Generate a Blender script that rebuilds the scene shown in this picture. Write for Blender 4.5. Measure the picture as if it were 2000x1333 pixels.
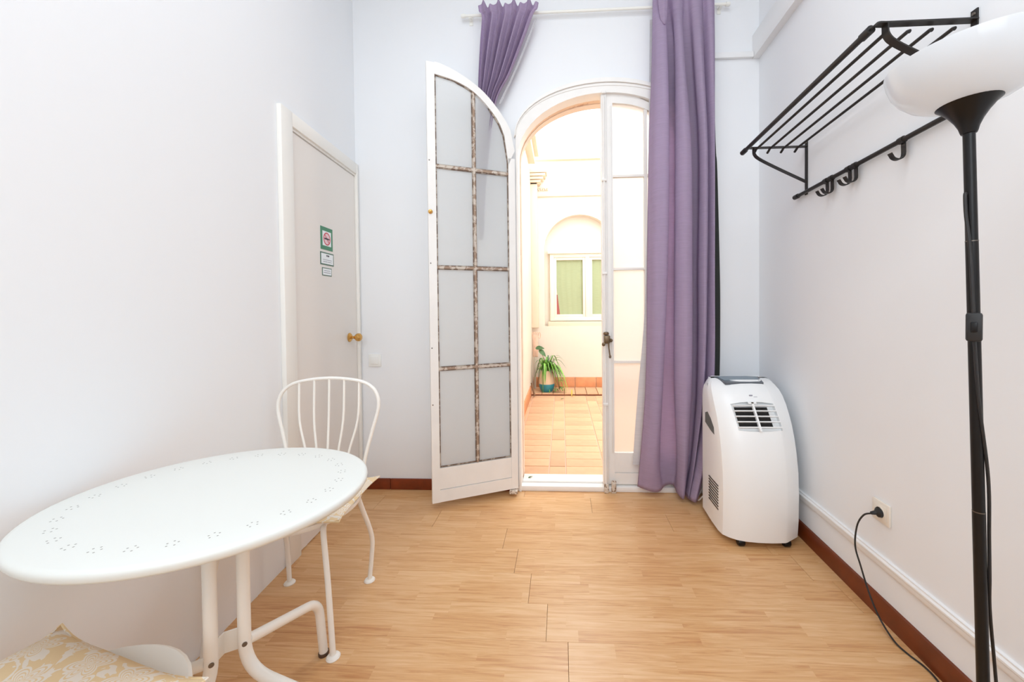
import bpy, bmesh, math, random
from mathutils import Vector, Matrix
PI = math.pi
rnd = random.Random(7)
scene = bpy.context.scene
COL = scene.collection
for o in list(bpy.data.objects):
    bpy.data.objects.remove(o)

# ------------------------------------------------------------------ camera
cd = bpy.data.cameras.new('camera')
cam = bpy.data.objects.new('camera', cd)
COL.objects.link(cam)
right, down, fwd = (0.998722, 0.049561, -0.009911), (-0.009066, -0.017252, -0.999810), (-0.049723, 0.998622, -0.016781)
cd.sensor_fit = 'HORIZONTAL'
cd.sensor_width = 36.0
cd.lens = 36.0 * 745.0 / 2000.0
cd.shift_x = -(1060.0 - 1000.0) / 2000.0
cd.shift_y = (613.0 - 666.5) / 2000.0
cd.clip_start = 0.02
cam.matrix_world = Matrix(((right[0], -down[0], -fwd[0], 0.0), (right[1], -down[1], -fwd[1], 0.0),
                           (right[2], -down[2], -fwd[2], 1.18), (0, 0, 0, 1)))
scene.camera = cam

# ------------------------------------------------------------------ world, lights, exposure
w = bpy.data.worlds.new('sky')
scene.world = w
w.use_nodes = True
bg = w.node_tree.nodes['Background']
bg.inputs['Color'].default_value = (0.96, 0.98, 1.0, 1)
bg.inputs['Strength'].default_value = 5.0


def area(name, loc, rot, sx, sy, power, color):
    l = bpy.data.lights.new(name, 'AREA')
    l.shape = 'RECTANGLE'
    l.size, l.size_y, l.energy, l.color = sx, sy, power, color
    o = bpy.data.objects.new(name, l)
    o.location, o.rotation_euler = loc, rot
    COL.objects.link(o)
    return o


area('added_ceiling_fill', (0.0, 0.4, 3.38), (0, 0, 0), 1.6, 1.8, 27, (0.87, 0.945, 1.0))  # added fill under the ceiling, stands for no known lamp
rear_fill = area('added_rear_fill', (0.0, -1.5, 2.25), (0, 0, 0), 1.5, 1.5, 31, (0.83, 0.925, 1.0))  # added fill behind the camera; no window is known there
rear_fill.rotation_euler = (Vector((0.1, 1.8, 1.3)) - rear_fill.location).to_track_quat('-Z', 'Y').to_euler()
scene.view_settings.view_transform = 'Standard'
scene.view_settings.look = 'None'
scene.view_settings.exposure = 0.0
scene.view_settings.gamma = 1.0
scene.view_settings.use_curve_mapping = False
scene.cycles.use_denoising = True
scene.cycles.max_bounces = 12
scene.cycles.diffuse_bounces = 6
scene.cycles.transmission_bounces = 8
scene.cycles.caustics_reflective = False
scene.cycles.caustics_refractive = True
scene.cycles.blur_glossy = 1.0


# ------------------------------------------------------------------ materials
def srgb(r, g, b):
    def f(c):
        c /= 255.0
        return c / 12.92 if c <= 0.04045 else ((c + 0.055) / 1.055) ** 2.4
    return (f(r), f(g), f(b), 1)


def mat(name, col, rough=0.5, metal=0.0, bump=0.0, bscale=40.0, var=0.0, vscale=6.0, coat=0.0, spec=0.5, per_object=0.0):
    m = bpy.data.materials.new(name)
    m.use_nodes = True
    nt = m.node_tree
    b = nt.nodes['Principled BSDF']
    b.inputs['Base Color'].default_value = col
    b.inputs['Roughness'].default_value = rough
    b.inputs['Metallic'].default_value = metal
    b.inputs['Coat Weight'].default_value = coat
    b.inputs['Specular IOR Level'].default_value = spec
    tc = nt.nodes.new('ShaderNodeTexCoord')
    if bump:
        n = nt.nodes.new('ShaderNodeTexNoise')
        n.inputs['Scale'].default_value = bscale
        n.inputs['Detail'].default_value = 4
        bp = nt.nodes.new('ShaderNodeBump')
        bp.inputs['Strength'].default_value = bump
        bp.inputs['Distance'].default_value = 0.004
        nt.links.new(tc.outputs['Object'], n.inputs['Vector'])
        nt.links.new(n.outputs['Fac'], bp.inputs['Height'])
        nt.links.new(bp.outputs['Normal'], b.inputs['Normal'])
    if var or per_object:
        n = nt.nodes.new('ShaderNodeTexNoise')
        n.inputs['Scale'].default_value = vscale
        n.inputs['Detail'].default_value = 5
        nt.links.new(tc.outputs['Object'], n.inputs['Vector'])
        mr = nt.nodes.new('ShaderNodeMapRange')
        mr.inputs['From Min'].default_value, mr.inputs['From Max'].default_value = 0.3, 0.7
        mr.inputs['To Min'].default_value, mr.inputs['To Max'].default_value = 1 - var, 1 + var * 0.5
        nt.links.new(n.outputs['Fac'], mr.inputs['Value'])
        val = mr.outputs['Result']
        if per_object:
            oi = nt.nodes.new('ShaderNodeObjectInfo')
            m2 = nt.nodes.new('ShaderNodeMapRange')
            m2.inputs['To Min'].default_value, m2.inputs['To Max'].default_value = 1 - per_object, 1 + per_object
            nt.links.new(oi.outputs['Random'], m2.inputs['Value'])
            mm = nt.nodes.new('ShaderNodeMath')
            mm.operation = 'MULTIPLY'
            nt.links.new(val, mm.inputs[0])
            nt.links.new(m2.outputs['Result'], mm.inputs[1])
            val = mm.outputs['Value']
        mx = nt.nodes.new('ShaderNodeMix')
        mx.data_type = 'RGBA'
        mx.blend_type = 'MULTIPLY'
        mx.inputs['Factor'].default_value = 1
        mx.inputs['A'].default_value = col
        nt.links.new(val, mx.inputs['B'])
        nt.links.new(mx.outputs['Result'], b.inputs['Base Color'])
    return m


def math_node(nt, op, a, b=None):
    n = nt.nodes.new('ShaderNodeMath')
    n.operation = op
    for i, v in enumerate((a, b)):
        if v is None:
            continue
        if isinstance(v, (int, float)):
            n.inputs[i].default_value = v
        else:
            nt.links.new(v, n.inputs[i])
    return n.outputs['Value']


def wood_floor():
    m = bpy.data.materials.new('oak_laminate')
    m.use_nodes = True
    nt = m.node_tree
    L = nt.links.new
    b = nt.nodes['Principled BSDF']
    tc = nt.nodes.new('ShaderNodeTexCoord')
    oi = nt.nodes.new('ShaderNodeObjectInfo')
    sp = nt.nodes.new('ShaderNodeSeparateXYZ')
    L(tc.outputs['Object'], sp.inputs['Vector'])
    X, Y = sp.outputs['X'], sp.outputs['Y']
    R = oi.outputs['Random']
    strip = math_node(nt, 'FLOOR', math_node(nt, 'DIVIDE', Y, 0.0567))
    wn = nt.nodes.new('ShaderNodeTexWhiteNoise')
    wn.noise_dimensions = '2D'
    cv = nt.nodes.new('ShaderNodeCombineXYZ')
    L(strip, cv.inputs['X'])
    L(math_node(nt, 'MULTIPLY', R, 91.7), cv.inputs['Y'])
    L(cv.outputs['Vector'], wn.inputs['Vector'])
    seg = math_node(nt, 'FLOOR', math_node(nt, 'ADD', math_node(nt, 'DIVIDE', X, 0.43), wn.outputs['Value']))
    wn2 = nt.nodes.new('ShaderNodeTexWhiteNoise')
    wn2.noise_dimensions = '3D'
    cv2 = nt.nodes.new('ShaderNodeCombineXYZ')
    L(strip, cv2.inputs['X'])
    L(seg, cv2.inputs['Y'])
    L(math_node(nt, 'MULTIPLY', R, 37.3), cv2.inputs['Z'])
    L(cv2.outputs['Vector'], wn2.inputs['Vector'])
    tone = wn2.outputs['Value']
    # grain: noise stretched along the board, shifted per strip
    cv3 = nt.nodes.new('ShaderNodeCombineXYZ')
    L(math_node(nt, 'MULTIPLY', X, 1.6), cv3.inputs['X'])
    L(math_node(nt, 'MULTIPLY', Y, 26.0), cv3.inputs['Y'])
    L(math_node(nt, 'MULTIPLY', tone, 50.0), cv3.inputs['Z'])
    g1 = nt.nodes.new('ShaderNodeTexNoise')
    g1.inputs['Scale'].default_value = 2.2
    g1.inputs['Detail'].default_value = 7
    g1.inputs['Roughness'].default_value = 0.62
    g1.inputs['Distortion'].default_value = 1.3
    L(cv3.outputs['Vector'], g1.inputs['Vector'])
    cv4 = nt.nodes.new('ShaderNodeCombineXYZ')
    L(math_node(nt, 'MULTIPLY', X, 5.0), cv4.inputs['X'])
    L(math_node(nt, 'MULTIPLY', Y, 150.0), cv4.inputs['Y'])
    L(math_node(nt, 'MULTIPLY', tone, 20.0), cv4.inputs['Z'])
    g2 = nt.nodes.new('ShaderNodeTexNoise')
    g2.inputs['Scale'].default_value = 2.0
    g2.inputs['Detail'].default_value = 3
    L(cv4.outputs['Vector'], g2.inputs['Vector'])
    fac = math_node(nt, 'ADD', math_node(nt, 'MULTIPLY', g1.outputs['Fac'], 0.75), math_node(nt, 'MULTIPLY', g2.outputs['Fac'], 0.25))
    fac = math_node(nt, 'ADD', fac, math_node(nt, 'MULTIPLY', math_node(nt, 'SUBTRACT', tone, 0.5), 0.11))
    cr = nt.nodes.new('ShaderNodeValToRGB')
    e = cr.color_ramp.elements
    e[0].position, e[0].color = 0.28, srgb(188, 128, 78)
    e[1].position, e[1].color = 0.70, srgb(228, 188, 142)
    k = e.new(0.48)
    k.color = srgb(213, 164, 112)
    L(fac, cr.inputs['Fac'])
    L(cr.outputs['Color'], b.inputs['Base Color'])
    b.inputs['Roughness'].default_value = 0.30
    b.inputs['Specular IOR Level'].default_value = 0.7
    bp = nt.nodes.new('ShaderNodeBump')
    bp.inputs['Strength'].default_value = 0.06
    bp.inputs['Distance'].default_value = 0.002
    L(g2.outputs['Fac'], bp.inputs['Height'])
    L(bp.outputs['Normal'], b.inputs['Normal'])
    return m


def fabric(name, col, weave=900.0, translucent=0.15):
    m = bpy.data.materials.new(name)
    m.use_nodes = True
    nt = m.node_tree
    b = nt.nodes['Principled BSDF']
    b.inputs['Roughness'].default_value = 0.85
    b.inputs['Specular IOR Level'].default_value = 0.15
    b.inputs['Sheen Weight'].default_value = 0.0
    tc = nt.nodes.new('ShaderNodeTexCoord')
    mp = nt.nodes.new('ShaderNodeMapping')
    mp.inputs['Scale'].default_value = (8, 8, 220)
    n = nt.nodes.new('ShaderNodeTexNoise')
    n.inputs['Scale'].default_value = 1.6
    n.inputs['Detail'].default_value = 4
    mr = nt.nodes.new('ShaderNodeMapRange')
    mr.inputs['To Min'].default_value, mr.inputs['To Max'].default_value = 0.84, 1.14
    mx = nt.nodes.new('ShaderNodeMix')
    mx.data_type = 'RGBA'
    mx.blend_type = 'MULTIPLY'
    mx.inputs['Factor'].default_value = 1
    mx.inputs['A'].default_value = col
    L = nt.links.new
    L(tc.outputs['Object'], mp.inputs['Vector'])
    L(mp.outputs['Vector'], n.inputs['Vector'])
    L(n.outputs['Fac'], mr.inputs['Value'])
    L(mr.outputs['Result'], mx.inputs['B'])
    L(mx.outputs['Result'], b.inputs['Base Color'])
    bp = nt.nodes.new('ShaderNodeBump')
    bp.inputs['Strength'].default_value = 0.05
    bp.inputs['Distance'].default_value = 0.001
    L(n.outputs['Fac'], bp.inputs['Height'])
    L(bp.outputs['Normal'], b.inputs['Normal'])
    if translucent:
        out = nt.nodes['Material Output']
        t = nt.nodes.new('ShaderNodeBsdfTranslucent')
        L(mx.outputs['Result'], t.inputs['Color'])
        ms = nt.nodes.new('ShaderNodeMixShader')
        ms.inputs['Fac'].default_value = translucent
        L(b.outputs['BSDF'], ms.inputs[1])
        L(t.outputs['BSDF'], ms.inputs[2])
        L(ms.outputs['Shader'], out.inputs['Surface'])
    return m


def floral():
    m = bpy.data.materials.new('floral_cotton')
    m.use_nodes = True
    nt = m.node_tree
    L = nt.links.new
    b = nt.nodes['Principled BSDF']
    b.inputs['Roughness'].default_value = 0.9
    b.inputs['Specular IOR Level'].default_value = 0.1
    tc = nt.nodes.new('ShaderNodeTexCoord')
    v = nt.nodes.new('ShaderNodeTexVoronoi')
    v.voronoi_dimensions = '2D'
    v.inputs['Scale'].default_value = 12.0
    v.inputs['Randomness'].default_value = 0.75
    L(tc.outputs['Object'], v.inputs['Vector'])
    # petals: distance modulated by the angle about each flower's own centre
    sub = nt.nodes.new('ShaderNodeVectorMath')
    sub.operation = 'SUBTRACT'
    sc = nt.nodes.new('ShaderNodeVectorMath')
    sc.operation = 'SCALE'
    sc.inputs['Scale'].default_value = 1.0
    L(tc.outputs['Object'], sc.inputs[0])
    L(sc.outputs['Vector'], sub.inputs[0])
    L(v.outputs['Position'], sub.inputs[1])
    sp = nt.nodes.new('ShaderNodeSeparateXYZ')
    L(sub.outputs['Vector'], sp.inputs['Vector'])
    ang = math_node(nt, 'ARCTAN2', sp.outputs['Y'], sp.outputs['X'])
    pet = math_node(nt, 'MULTIPLY', math_node(nt, 'ABSOLUTE', math_node(nt, 'SINE', math_node(nt, 'MULTIPLY', ang, 3.0))), 0.22)
    d = math_node(nt, 'SUBTRACT', v.outputs['Distance'], pet)
    inside = math_node(nt, 'LESS_THAN', d, 0.26)
    rings = math_node(nt, 'GREATER_THAN', math_node(nt, 'SINE', math_node(nt, 'MULTIPLY', d, 62.0)), -0.35)
    flower = math_node(nt, 'MULTIPLY', inside, rings)
    n = nt.nodes.new('ShaderNodeTexNoise')
    n.inputs['Scale'].default_value = 17.0
    n.inputs['Detail'].default_value = 2
    n.inputs['Distortion'].default_value = 2.5
    L(tc.outputs['Object'], n.inputs['Vector'])
    leaf = math_node(nt, 'GREATER_THAN', n.outputs['Fac'], 0.56)
    fac = math_node(nt, 'MAXIMUM', flower, math_node(nt, 'MULTIPLY', leaf, math_node(nt, 'SUBTRACT', 1.0, inside)))
    mx = nt.nodes.new('ShaderNodeMix')
    mx.data_type = 'RGBA'
    mx.inputs['A'].default_value = srgb(228, 202, 162)
    mx.inputs['B'].default_value = srgb(232, 222, 210)
    L(fac, mx.inputs['Factor'])
    L(mx.outputs['Result'], b.inputs['Base Color'])
    return m


def glass_frosted(name, col, rough, ior=1.15, transl=0.35):
    m = bpy.data.materials.new(name)
    m.use_nodes = True
    nt = m.node_tree
    b = nt.nodes['Principled BSDF']
    b.inputs['Base Color'].default_value = col
    b.inputs['Roughness'].default_value = rough
    b.inputs['Transmission Weight'].default_value = 1.0
    b.inputs['IOR'].default_value = ior
    out = nt.nodes['Material Output']
    t = nt.nodes.new('ShaderNodeBsdfTranslucent')
    t.inputs['Color'].default_value = col
    d = nt.nodes.new('ShaderNodeBsdfDiffuse')
    d.inputs['Color'].default_value = col
    m1 = nt.nodes.new('ShaderNodeMixShader')
    m1.inputs['Fac'].default_value = 0.5
    nt.links.new(t.outputs['BSDF'], m1.inputs[1])
    nt.links.new(d.outputs['BSDF'], m1.inputs[2])
    m2 = nt.nodes.new('ShaderNodeMixShader')
    m2.inputs['Fac'].default_value = transl
    nt.links.new(b.outputs['BSDF'], m2.inputs[1])
    nt.links.new(m1.outputs['Shader'], m2.inputs[2])
    nt.links.new(m2.outputs['Shader'], out.inputs['Surface'])
    return m


def peeling(name, paint, bare, thresh, scale=30.0):
    m = bpy.data.materials.new(name)
    m.use_nodes = True
    nt = m.node_tree
    L = nt.links.new
    b = nt.nodes['Principled BSDF']
    b.inputs['Roughness'].default_value = 0.6
    tc = nt.nodes.new('ShaderNodeTexCoord')
    n = nt.nodes.new('ShaderNodeTexNoise')
    n.inputs['Scale'].default_value = scale
    n.inputs['Detail'].default_value = 6
    n.inputs['Roughness'].default_value = 0.65
    L(tc.outputs['Object'], n.inputs['Vector'])
    cr = nt.nodes.new('ShaderNodeValToRGB')
    e = cr.color_ramp.elements
    e[0].position, e[0].color = thresh - 0.03, bare
    e[1].position, e[1].color = thresh + 0.03, paint
    L(n.outputs['Fac'], cr.inputs['Fac'])
    L(cr.outputs['Color'], b.inputs['Base Color'])
    return m


M = dict(
    wall=mat('white_wall_paint', (0.857, 0.870, 0.890, 1), 0.65, bump=0.12, bscale=7.0),
    ceiling=mat('white_ceiling_paint', (0.87, 0.87, 0.87, 1), 0.7, bump=0.1, bscale=9),
    trim=mat('white_gloss_trim', (0.86, 0.86, 0.86, 1), 0.4),
    door=mat('cream_door_paint', srgb(234, 228, 222), 0.38, bump=0.05, bscale=15),
    casing=mat('cream_casing_paint', srgb(240, 237, 231), 0.4, bump=0.05, bscale=15),
    french=mat('old_white_door_paint', srgb(241, 238, 234), 0.42, bump=0.25, bscale=22, var=0.03, vscale=9),
    bar=peeling('peeling_glazing_bar', srgb(206, 194, 182), srgb(158, 132, 112), 0.50),
    putty=peeling('dark_putty_line', srgb(176, 163, 150), srgb(112, 92, 78), 0.52),
    worn=peeling('worn_painted_iron', srgb(216, 204, 190), srgb(122, 92, 66), 0.45, 60),
    whitebar=mat('white_glazing_bar', srgb(240, 236, 230), 0.45),
    soffit=peeling('old_plaster_soffit', srgb(232, 205, 180), srgb(205, 160, 125), 0.42, 9),
    soffitpale=mat('pale_plaster_edge', srgb(240, 222, 206), 0.8, bump=0.3, bscale=18, var=0.05),
    frost=glass_frosted('frosted_glass', (0.975, 0.98, 0.975, 1), 0.42, 1.12, 0.5),
    frostclear=glass_frosted('frosted_glass_bright', (0.96, 0.955, 0.94, 1), 0.5, 1.12, 0.4),
    floor=wood_floor(),
    under=mat('floor_underlay', srgb(120, 80, 50), 0.8),
    skirt=mat('red_brown_skirting_tile', srgb(126, 52, 20), 0.35, var=0.3, vscale=14),
    skirtwood=mat('red_brown_skirting_wood', srgb(112, 48, 14), 0.38, var=0.3, vscale=8),
    purple=fabric('mauve_curtain_cloth', srgb(206, 187, 214), translucent=0.0),
    lining=fabric('pale_curtain_lining', srgb(214, 213, 216), translucent=0.25),
    darksheet=fabric('charcoal_sheet', srgb(58, 60, 58), translucent=0.0),
    rod=mat('white_curtain_rod', srgb(244, 243, 236), 0.35),
    tablewhite=mat('white_table_enamel', srgb(227, 228, 223), 0.36, bump=0.04, bscale=60),
    chairwhite=mat('white_chair_enamel', srgb(242, 239, 233), 0.4, bump=0.05, bscale=60),
    hole=mat('hole_shade_grey', srgb(158, 156, 150), 0.8),  # flat discs on the tabletop, coloured as the shade inside holes
    screw=mat('steel_screw', srgb(120, 112, 104), 0.35, 0.9),
    rubber=mat('brown_rubber_foot', srgb(84, 62, 46), 0.7),
    floral=floral(),
    black=mat('black_metal', srgb(40, 37, 35), 0.42, 0.0, spec=0.35, bump=0.06, bscale=90),
    lampblack=mat('black_lamp_lacquer', srgb(18, 16, 16), 0.34, 0.0, spec=0.3),
    cord=mat('black_cord', srgb(30, 28, 28), 0.5),
    plastic=mat('white_appliance_plastic', srgb(244, 245, 245), 0.33, coat=0.1),
    plastic2=mat('white_switch_plastic', srgb(240, 240, 237), 0.3),
    ivory=mat('ivory_socket_plastic', srgb(234, 226, 214), 0.3),
    panel=mat('grey_blue_control_panel', srgb(112, 130, 142), 0.18),
    panelframe=mat('grey_panel_surround', srgb(92, 98, 106), 0.3),
    handlegrey=mat('grey_grip', srgb(98, 102, 98), 0.5),
    dark=mat('dark_vent_interior', srgb(26, 22, 20), 0.7),
    slot=mat('dark_slot', srgb(74, 62, 52), 0.7),
    brass=mat('brass', srgb(214, 166, 92), 0.25, 0.85),
    bronze=mat('aged_bronze', srgb(120, 102, 80), 0.38, 0.8),
    signgreen=mat('sign_green', srgb(72, 136, 104), 0.5),
    signdark=mat('sign_grey_green', srgb(84, 116, 100), 0.5),
    paper=mat('sign_white', srgb(240, 244, 246), 0.5),
    red=mat('sign_red', srgb(206, 84, 96), 0.5),
    pink=mat('sign_pink', srgb(238, 206, 212), 0.5),
    ink=mat('sign_ink', srgb(60, 56, 66), 0.6),
    inkgrey=mat('sign_grey_ink', srgb(150, 148, 160), 0.6),
    court=mat('cream_court_render', srgb(226, 217, 204), 0.8, bump=0.2, bscale=9, var=0.04, vscale=2),
    stone=mat('pale_stone_moulding', srgb(224, 208, 186), 0.75, bump=0.15, bscale=25),
    tile=mat('terracotta_tile', srgb(222, 177, 140), 0.6, var=0.2, vscale=5, bump=0.15, bscale=20, per_object=0.12),
    tileskirt=mat('terracotta_skirting', srgb(216, 150, 106), 0.6, var=0.2, vscale=7, per_object=0.06),
    mortar=mat('pale_mortar', srgb(222, 190, 168), 0.85),
    risershade=mat('shaded_terracotta_riser', srgb(132, 84, 62), 0.8),  # riser shadow below the tile nosing is put into this colour
    winframe=mat('white_window_paint', srgb(230, 225, 210), 0.5),
    green=fabric('pale_green_curtain', srgb(166, 177, 142), translucent=0.0),
    reddish=mat('reddish_cloth', srgb(170, 96, 92), 0.8),
    leaf=mat('leaf_green', srgb(116, 172, 66), 0.45, var=0.35, vscale=9, per_object=0.3),
    leafdark=mat('leaf_dark_green', srgb(74, 112, 66), 0.45, var=0.3, vscale=9, per_object=0.2),
    stem=mat('brown_stem', srgb(120, 92, 66), 0.7),
    pot=mat('cream_pot', srgb(214, 188, 160), 0.6),
    teal=mat('teal_pot_glaze', srgb(42, 132, 150), 0.35),
    pinkclay=mat('pink_clay', srgb(226, 190, 168), 0.7, var=0.2, vscale=20),
    pipe=mat('grey_pipe', srgb(206, 197, 184), 0.5),
    yellow=mat('yellow_petal', srgb(216, 196, 96), 0.6),
)


def opal():
    m = mat('white_opal_plastic', srgb(240, 242, 244), 0.16, coat=0.2)
    nt = m.node_tree
    b, out = nt.nodes['Principled BSDF'], nt.nodes['Material Output']
    t = nt.nodes.new('ShaderNodeBsdfTranslucent')
    t.inputs['Color'].default_value = srgb(244, 246, 248)
    ms = nt.nodes.new('ShaderNodeMixShader')
    ms.inputs['Fac'].default_value = 0.4
    nt.links.new(b.outputs['BSDF'], ms.inputs[1])
    nt.links.new(t.outputs['BSDF'], ms.inputs[2])
    nt.links.new(ms.outputs['Shader'], out.inputs['Surface'])
    return m


M['opal'] = opal()

# ------------------------------------------------------------------ helpers
def world_matrix(o):
    m = Matrix.LocRotScale(o.location, o.rotation_euler, o.scale)
    return world_matrix(o.parent) @ m if o.parent else m


def finish(name, bm, m, parent=None, smooth=35, local=False, recalc=True):
    if recalc:
        bmesh.ops.recalc_face_normals(bm, faces=bm.faces[:])
    if smooth:
        a = math.radians(smooth)
        for f in bm.faces:
            f.smooth = True
        for e in bm.edges:
            if len(e.link_faces) == 2 and e.calc_face_angle(0) > a:
                e.smooth = False
    me = bpy.data.meshes.new(name)
    bm.to_mesh(me)
    bm.free()
    me.materials.append(M[m] if isinstance(m, str) else m)
    o = bpy.data.objects.new(name, me)
    COL.objects.link(o)
    if parent is not None:
        o.parent = parent
        if not local:
            me.transform(world_matrix(parent).inverted())
    return o


def tag(o, label=None, cat=None, group=None, kind=None):
    for k, v in (('label', label), ('category', cat), ('group', group), ('kind', kind)):
        if v:
            o[k] = v
    return o


def thing(name, label, cat, loc=(0, 0, 0), rotz=0.0, group=None, kind=None):
    o = bpy.data.objects.new(name, None)
    o.empty_display_size = 0.05
    o.location, o.rotation_euler = loc, (0, 0, rotz)
    COL.objects.link(o)
    return tag(o, label, cat, group, kind)


def structure(name, bm, m, label, cat, smooth=35):
    return tag(finish(name, bm, m, None, smooth), label, cat, None, 'structure')


def copy_tree(o, parent=None):
    c = o.copy()
    COL.objects.link(c)
    c.parent = parent
    for ch in list(o.children):
        copy_tree(ch, c)
    return c


def box(bm, x0, x1, y0, y1, z0, z1, bevel=0.0, T=None):
    v = [bm.verts.new(p) for p in ((x0, y0, z0), (x1, y0, z0), (x1, y1, z0), (x0, y1, z0),
                                   (x0, y0, z1), (x1, y0, z1), (x1, y1, z1), (x0, y1, z1))]
    fs = [bm.faces.new([v[i] for i in q]) for q in ((3, 2, 1, 0), (4, 5, 6, 7), (0, 1, 5, 4), (1, 2, 6, 5), (2, 3, 7, 6), (3, 0, 4, 7))]
    if bevel:
        es = list({e for f in fs for e in f.edges})
        r = bmesh.ops.bevel(bm, geom=es, offset=bevel, segments=2, affect='EDGES', profile=0.5)
        v = list({x for f in r['faces'] for x in f.verts} | {x for x in v if x.is_valid})
    if T is not None:
        bmesh.ops.transform(bm, matrix=T, verts=[x for x in v if x.is_valid])
    return bm


def nb():
    return bmesh.new()


def boxes(*bs, bevel=0.0, T=None):
    bm = nb()
    for b in bs:
        box(bm, *b, bevel=bevel, T=T)
    return bm


def smooth_path(pts, n=6):
    pts = [Vector(p) for p in pts]
    if len(pts) < 3:
        return pts
    out = []
    P = [pts[0] * 2 - pts[1]] + pts + [pts[-1] * 2 - pts[-2]]
    for i in range(1, len(P) - 2):
        a, b, c, d = P[i - 1:i + 3]
        for k in range(n):
            t = k / n
            out.append(0.5 * ((2 * b) + (c - a) * t + (2 * a - 5 * b + 4 * c - d) * t * t + (3 * b - a - 3 * c + d) * t ** 3))
    out.append(pts[-1])
    return out


def fillet(pts, r, n=6):
    pts = [Vector(p) for p in pts]
    out = [pts[0]]
    for i in range(1, len(pts) - 1):
        a, b, c = pts[i - 1:i + 2]
        u, v = (a - b).normalized(), (c - b).normalized()
        d = min(r, (a - b).length * 0.49, (c - b).length * 0.49)
        p, q = b + u * d, b + v * d
        for k in range(n + 1):
            t = k / n
            out.append((1 - t) ** 2 * p + 2 * t * (1 - t) * b + t * t * q)
    out.append(pts[-1])
    return out


def tube(bm, pts, r, n=10, closed=False, caps=True):
    pts = [Vector(p) for p in pts]
    N = len(pts)
    rs = r if isinstance(r, (list, tuple)) else [r] * N
    rings = []
    prev = None
    for i, p in enumerate(pts):
        a = pts[(i - 1) % N] if (closed or i > 0) else p
        b = pts[(i + 1) % N] if (closed or i < N - 1) else p
        t = (b - a).normalized()
        if prev is None:
            ref = Vector((0, 0, 1)) if abs(t.z) < 0.9 else Vector((1, 0, 0))
            u = t.cross(ref).normalized()
        else:
            u = (prev - t * prev.dot(t)).normalized()
        prev = u
        v = t.cross(u)
        rings.append([bm.verts.new(p + (u * math.cos(2 * PI * k / n) + v * math.sin(2 * PI * k / n)) * rs[i]) for k in range(n)])
    for i in range(N if closed else N - 1):
        A, B = rings[i], rings[(i + 1) % N]
        for k in range(n):
            bm.faces.new((A[k], A[(k + 1) % n], B[(k + 1) % n], B[k]))
    if caps and not closed:
        bm.faces.new(rings[0][::-1])
        bm.faces.new(rings[-1])
    return bm


def strip(bm, pts, wdir, w, th):
    """flat bar of width w along wdir and thickness th following pts"""
    pts = [Vector(p) for p in pts]
    wd = Vector(wdir).normalized()
    N = len(pts)
    rings = []
    for i, p in enumerate(pts):
        t = (pts[min(i + 1, N - 1)] - pts[max(i - 1, 0)]).normalized()
        n = t.cross(wd).normalized()
        rings.append([bm.verts.new(p + wd * (a * w / 2) + n * (b * th / 2)) for a, b in ((-1, -1), (1, -1), (1, 1), (-1, 1))])
    for i in range(N - 1):
        for k in range(4):
            bm.faces.new((rings[i][k], rings[i][(k + 1) % 4], rings[i + 1][(k + 1) % 4], rings[i + 1][k]))
    bm.faces.new(rings[0][::-1])
    bm.faces.new(rings[-1])
    return bm


def lathe(bm, prof, c=(0, 0, 0), n=32, axis=None, cap=True, sx=1.0, sy=1.0):
    """prof: (radius, height) pairs; axis turns local z onto that direction"""
    R = Vector((0, 0, 1)).rotation_difference(Vector(axis)).to_matrix() if axis is not None else Matrix.Identity(3)
    c = Vector(c)
    rings = []
    for r, h in prof:
        rings.append([bm.verts.new(c + R @ Vector((r * sx * math.cos(2 * PI * k / n), r * sy * math.sin(2 * PI * k / n), h))) for k in range(n)])
    for i in range(len(rings) - 1):
        for k in range(n):
            bm.faces.new((rings[i][k], rings[i][(k + 1) % n], rings[i + 1][(k + 1) % n], rings[i + 1][k]))
    if cap:
        bm.faces.new(rings[0][::-1])
        bm.faces.new(rings[-1])
    return bm


def prism(bm, poly, fn, d0, d1):
    """poly: list of (a, b); fn(a, b, d) -> 3-D point; extruded between depths d0 and d1"""
    A = [bm.verts.new(fn(a, b, d0)) for a, b in poly]
    B = [bm.verts.new(fn(a, b, d1)) for a, b in poly]
    n = len(poly)
    bm.faces.new(A)
    bm.faces.new(B[::-1])
    for i in range(n):
        bm.faces.new((A[i], A[(i + 1) % n], B[(i + 1) % n], B[i]))
    return bm


def ribbon_prism(bm, inner, outer, fn, d0, d1):
    """solid strip between two polylines with the same number of points"""
    n = len(inner)
    R = [[bm.verts.new(fn(*p, d)) for p in (inner[i], outer[i]) for d in (d0, d1)] for i in range(n)]
    for i in range(n - 1):
        a, b = R[i], R[i + 1]
        for q in ((0, 1), (1, 3), (3, 2), (2, 0)):
            bm.faces.new((a[q[0]], a[q[1]], b[q[1]], b[q[0]]))
    for e in (R[0], R[-1]):
        bm.faces.new((e[0], e[1], e[3], e[2]))
    return bm


def interp(xs, ys, x):
    if x <= xs[0]:
        return ys[0]
    for i in range(len(xs) - 1):
        if x <= xs[i + 1]:
            t = (x - xs[i]) / (xs[i + 1] - xs[i])
            m0 = (ys[i + 1] - ys[max(i - 1, 0)]) / (xs[i + 1] - xs[max(i - 1, 0)])
            j = min(i + 2, len(xs) - 1)
            m1 = (ys[j] - ys[i]) / (xs[j] - xs[i])
            h = xs[i + 1] - xs[i]
            return ((2 * t ** 3 - 3 * t ** 2 + 1) * ys[i] + (t ** 3 - 2 * t ** 2 + t) * h * m0
                    + (-2 * t ** 3 + 3 * t ** 2) * ys[i + 1] + (t ** 3 - t ** 2) * h * m1)
    return ys[-1]


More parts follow.
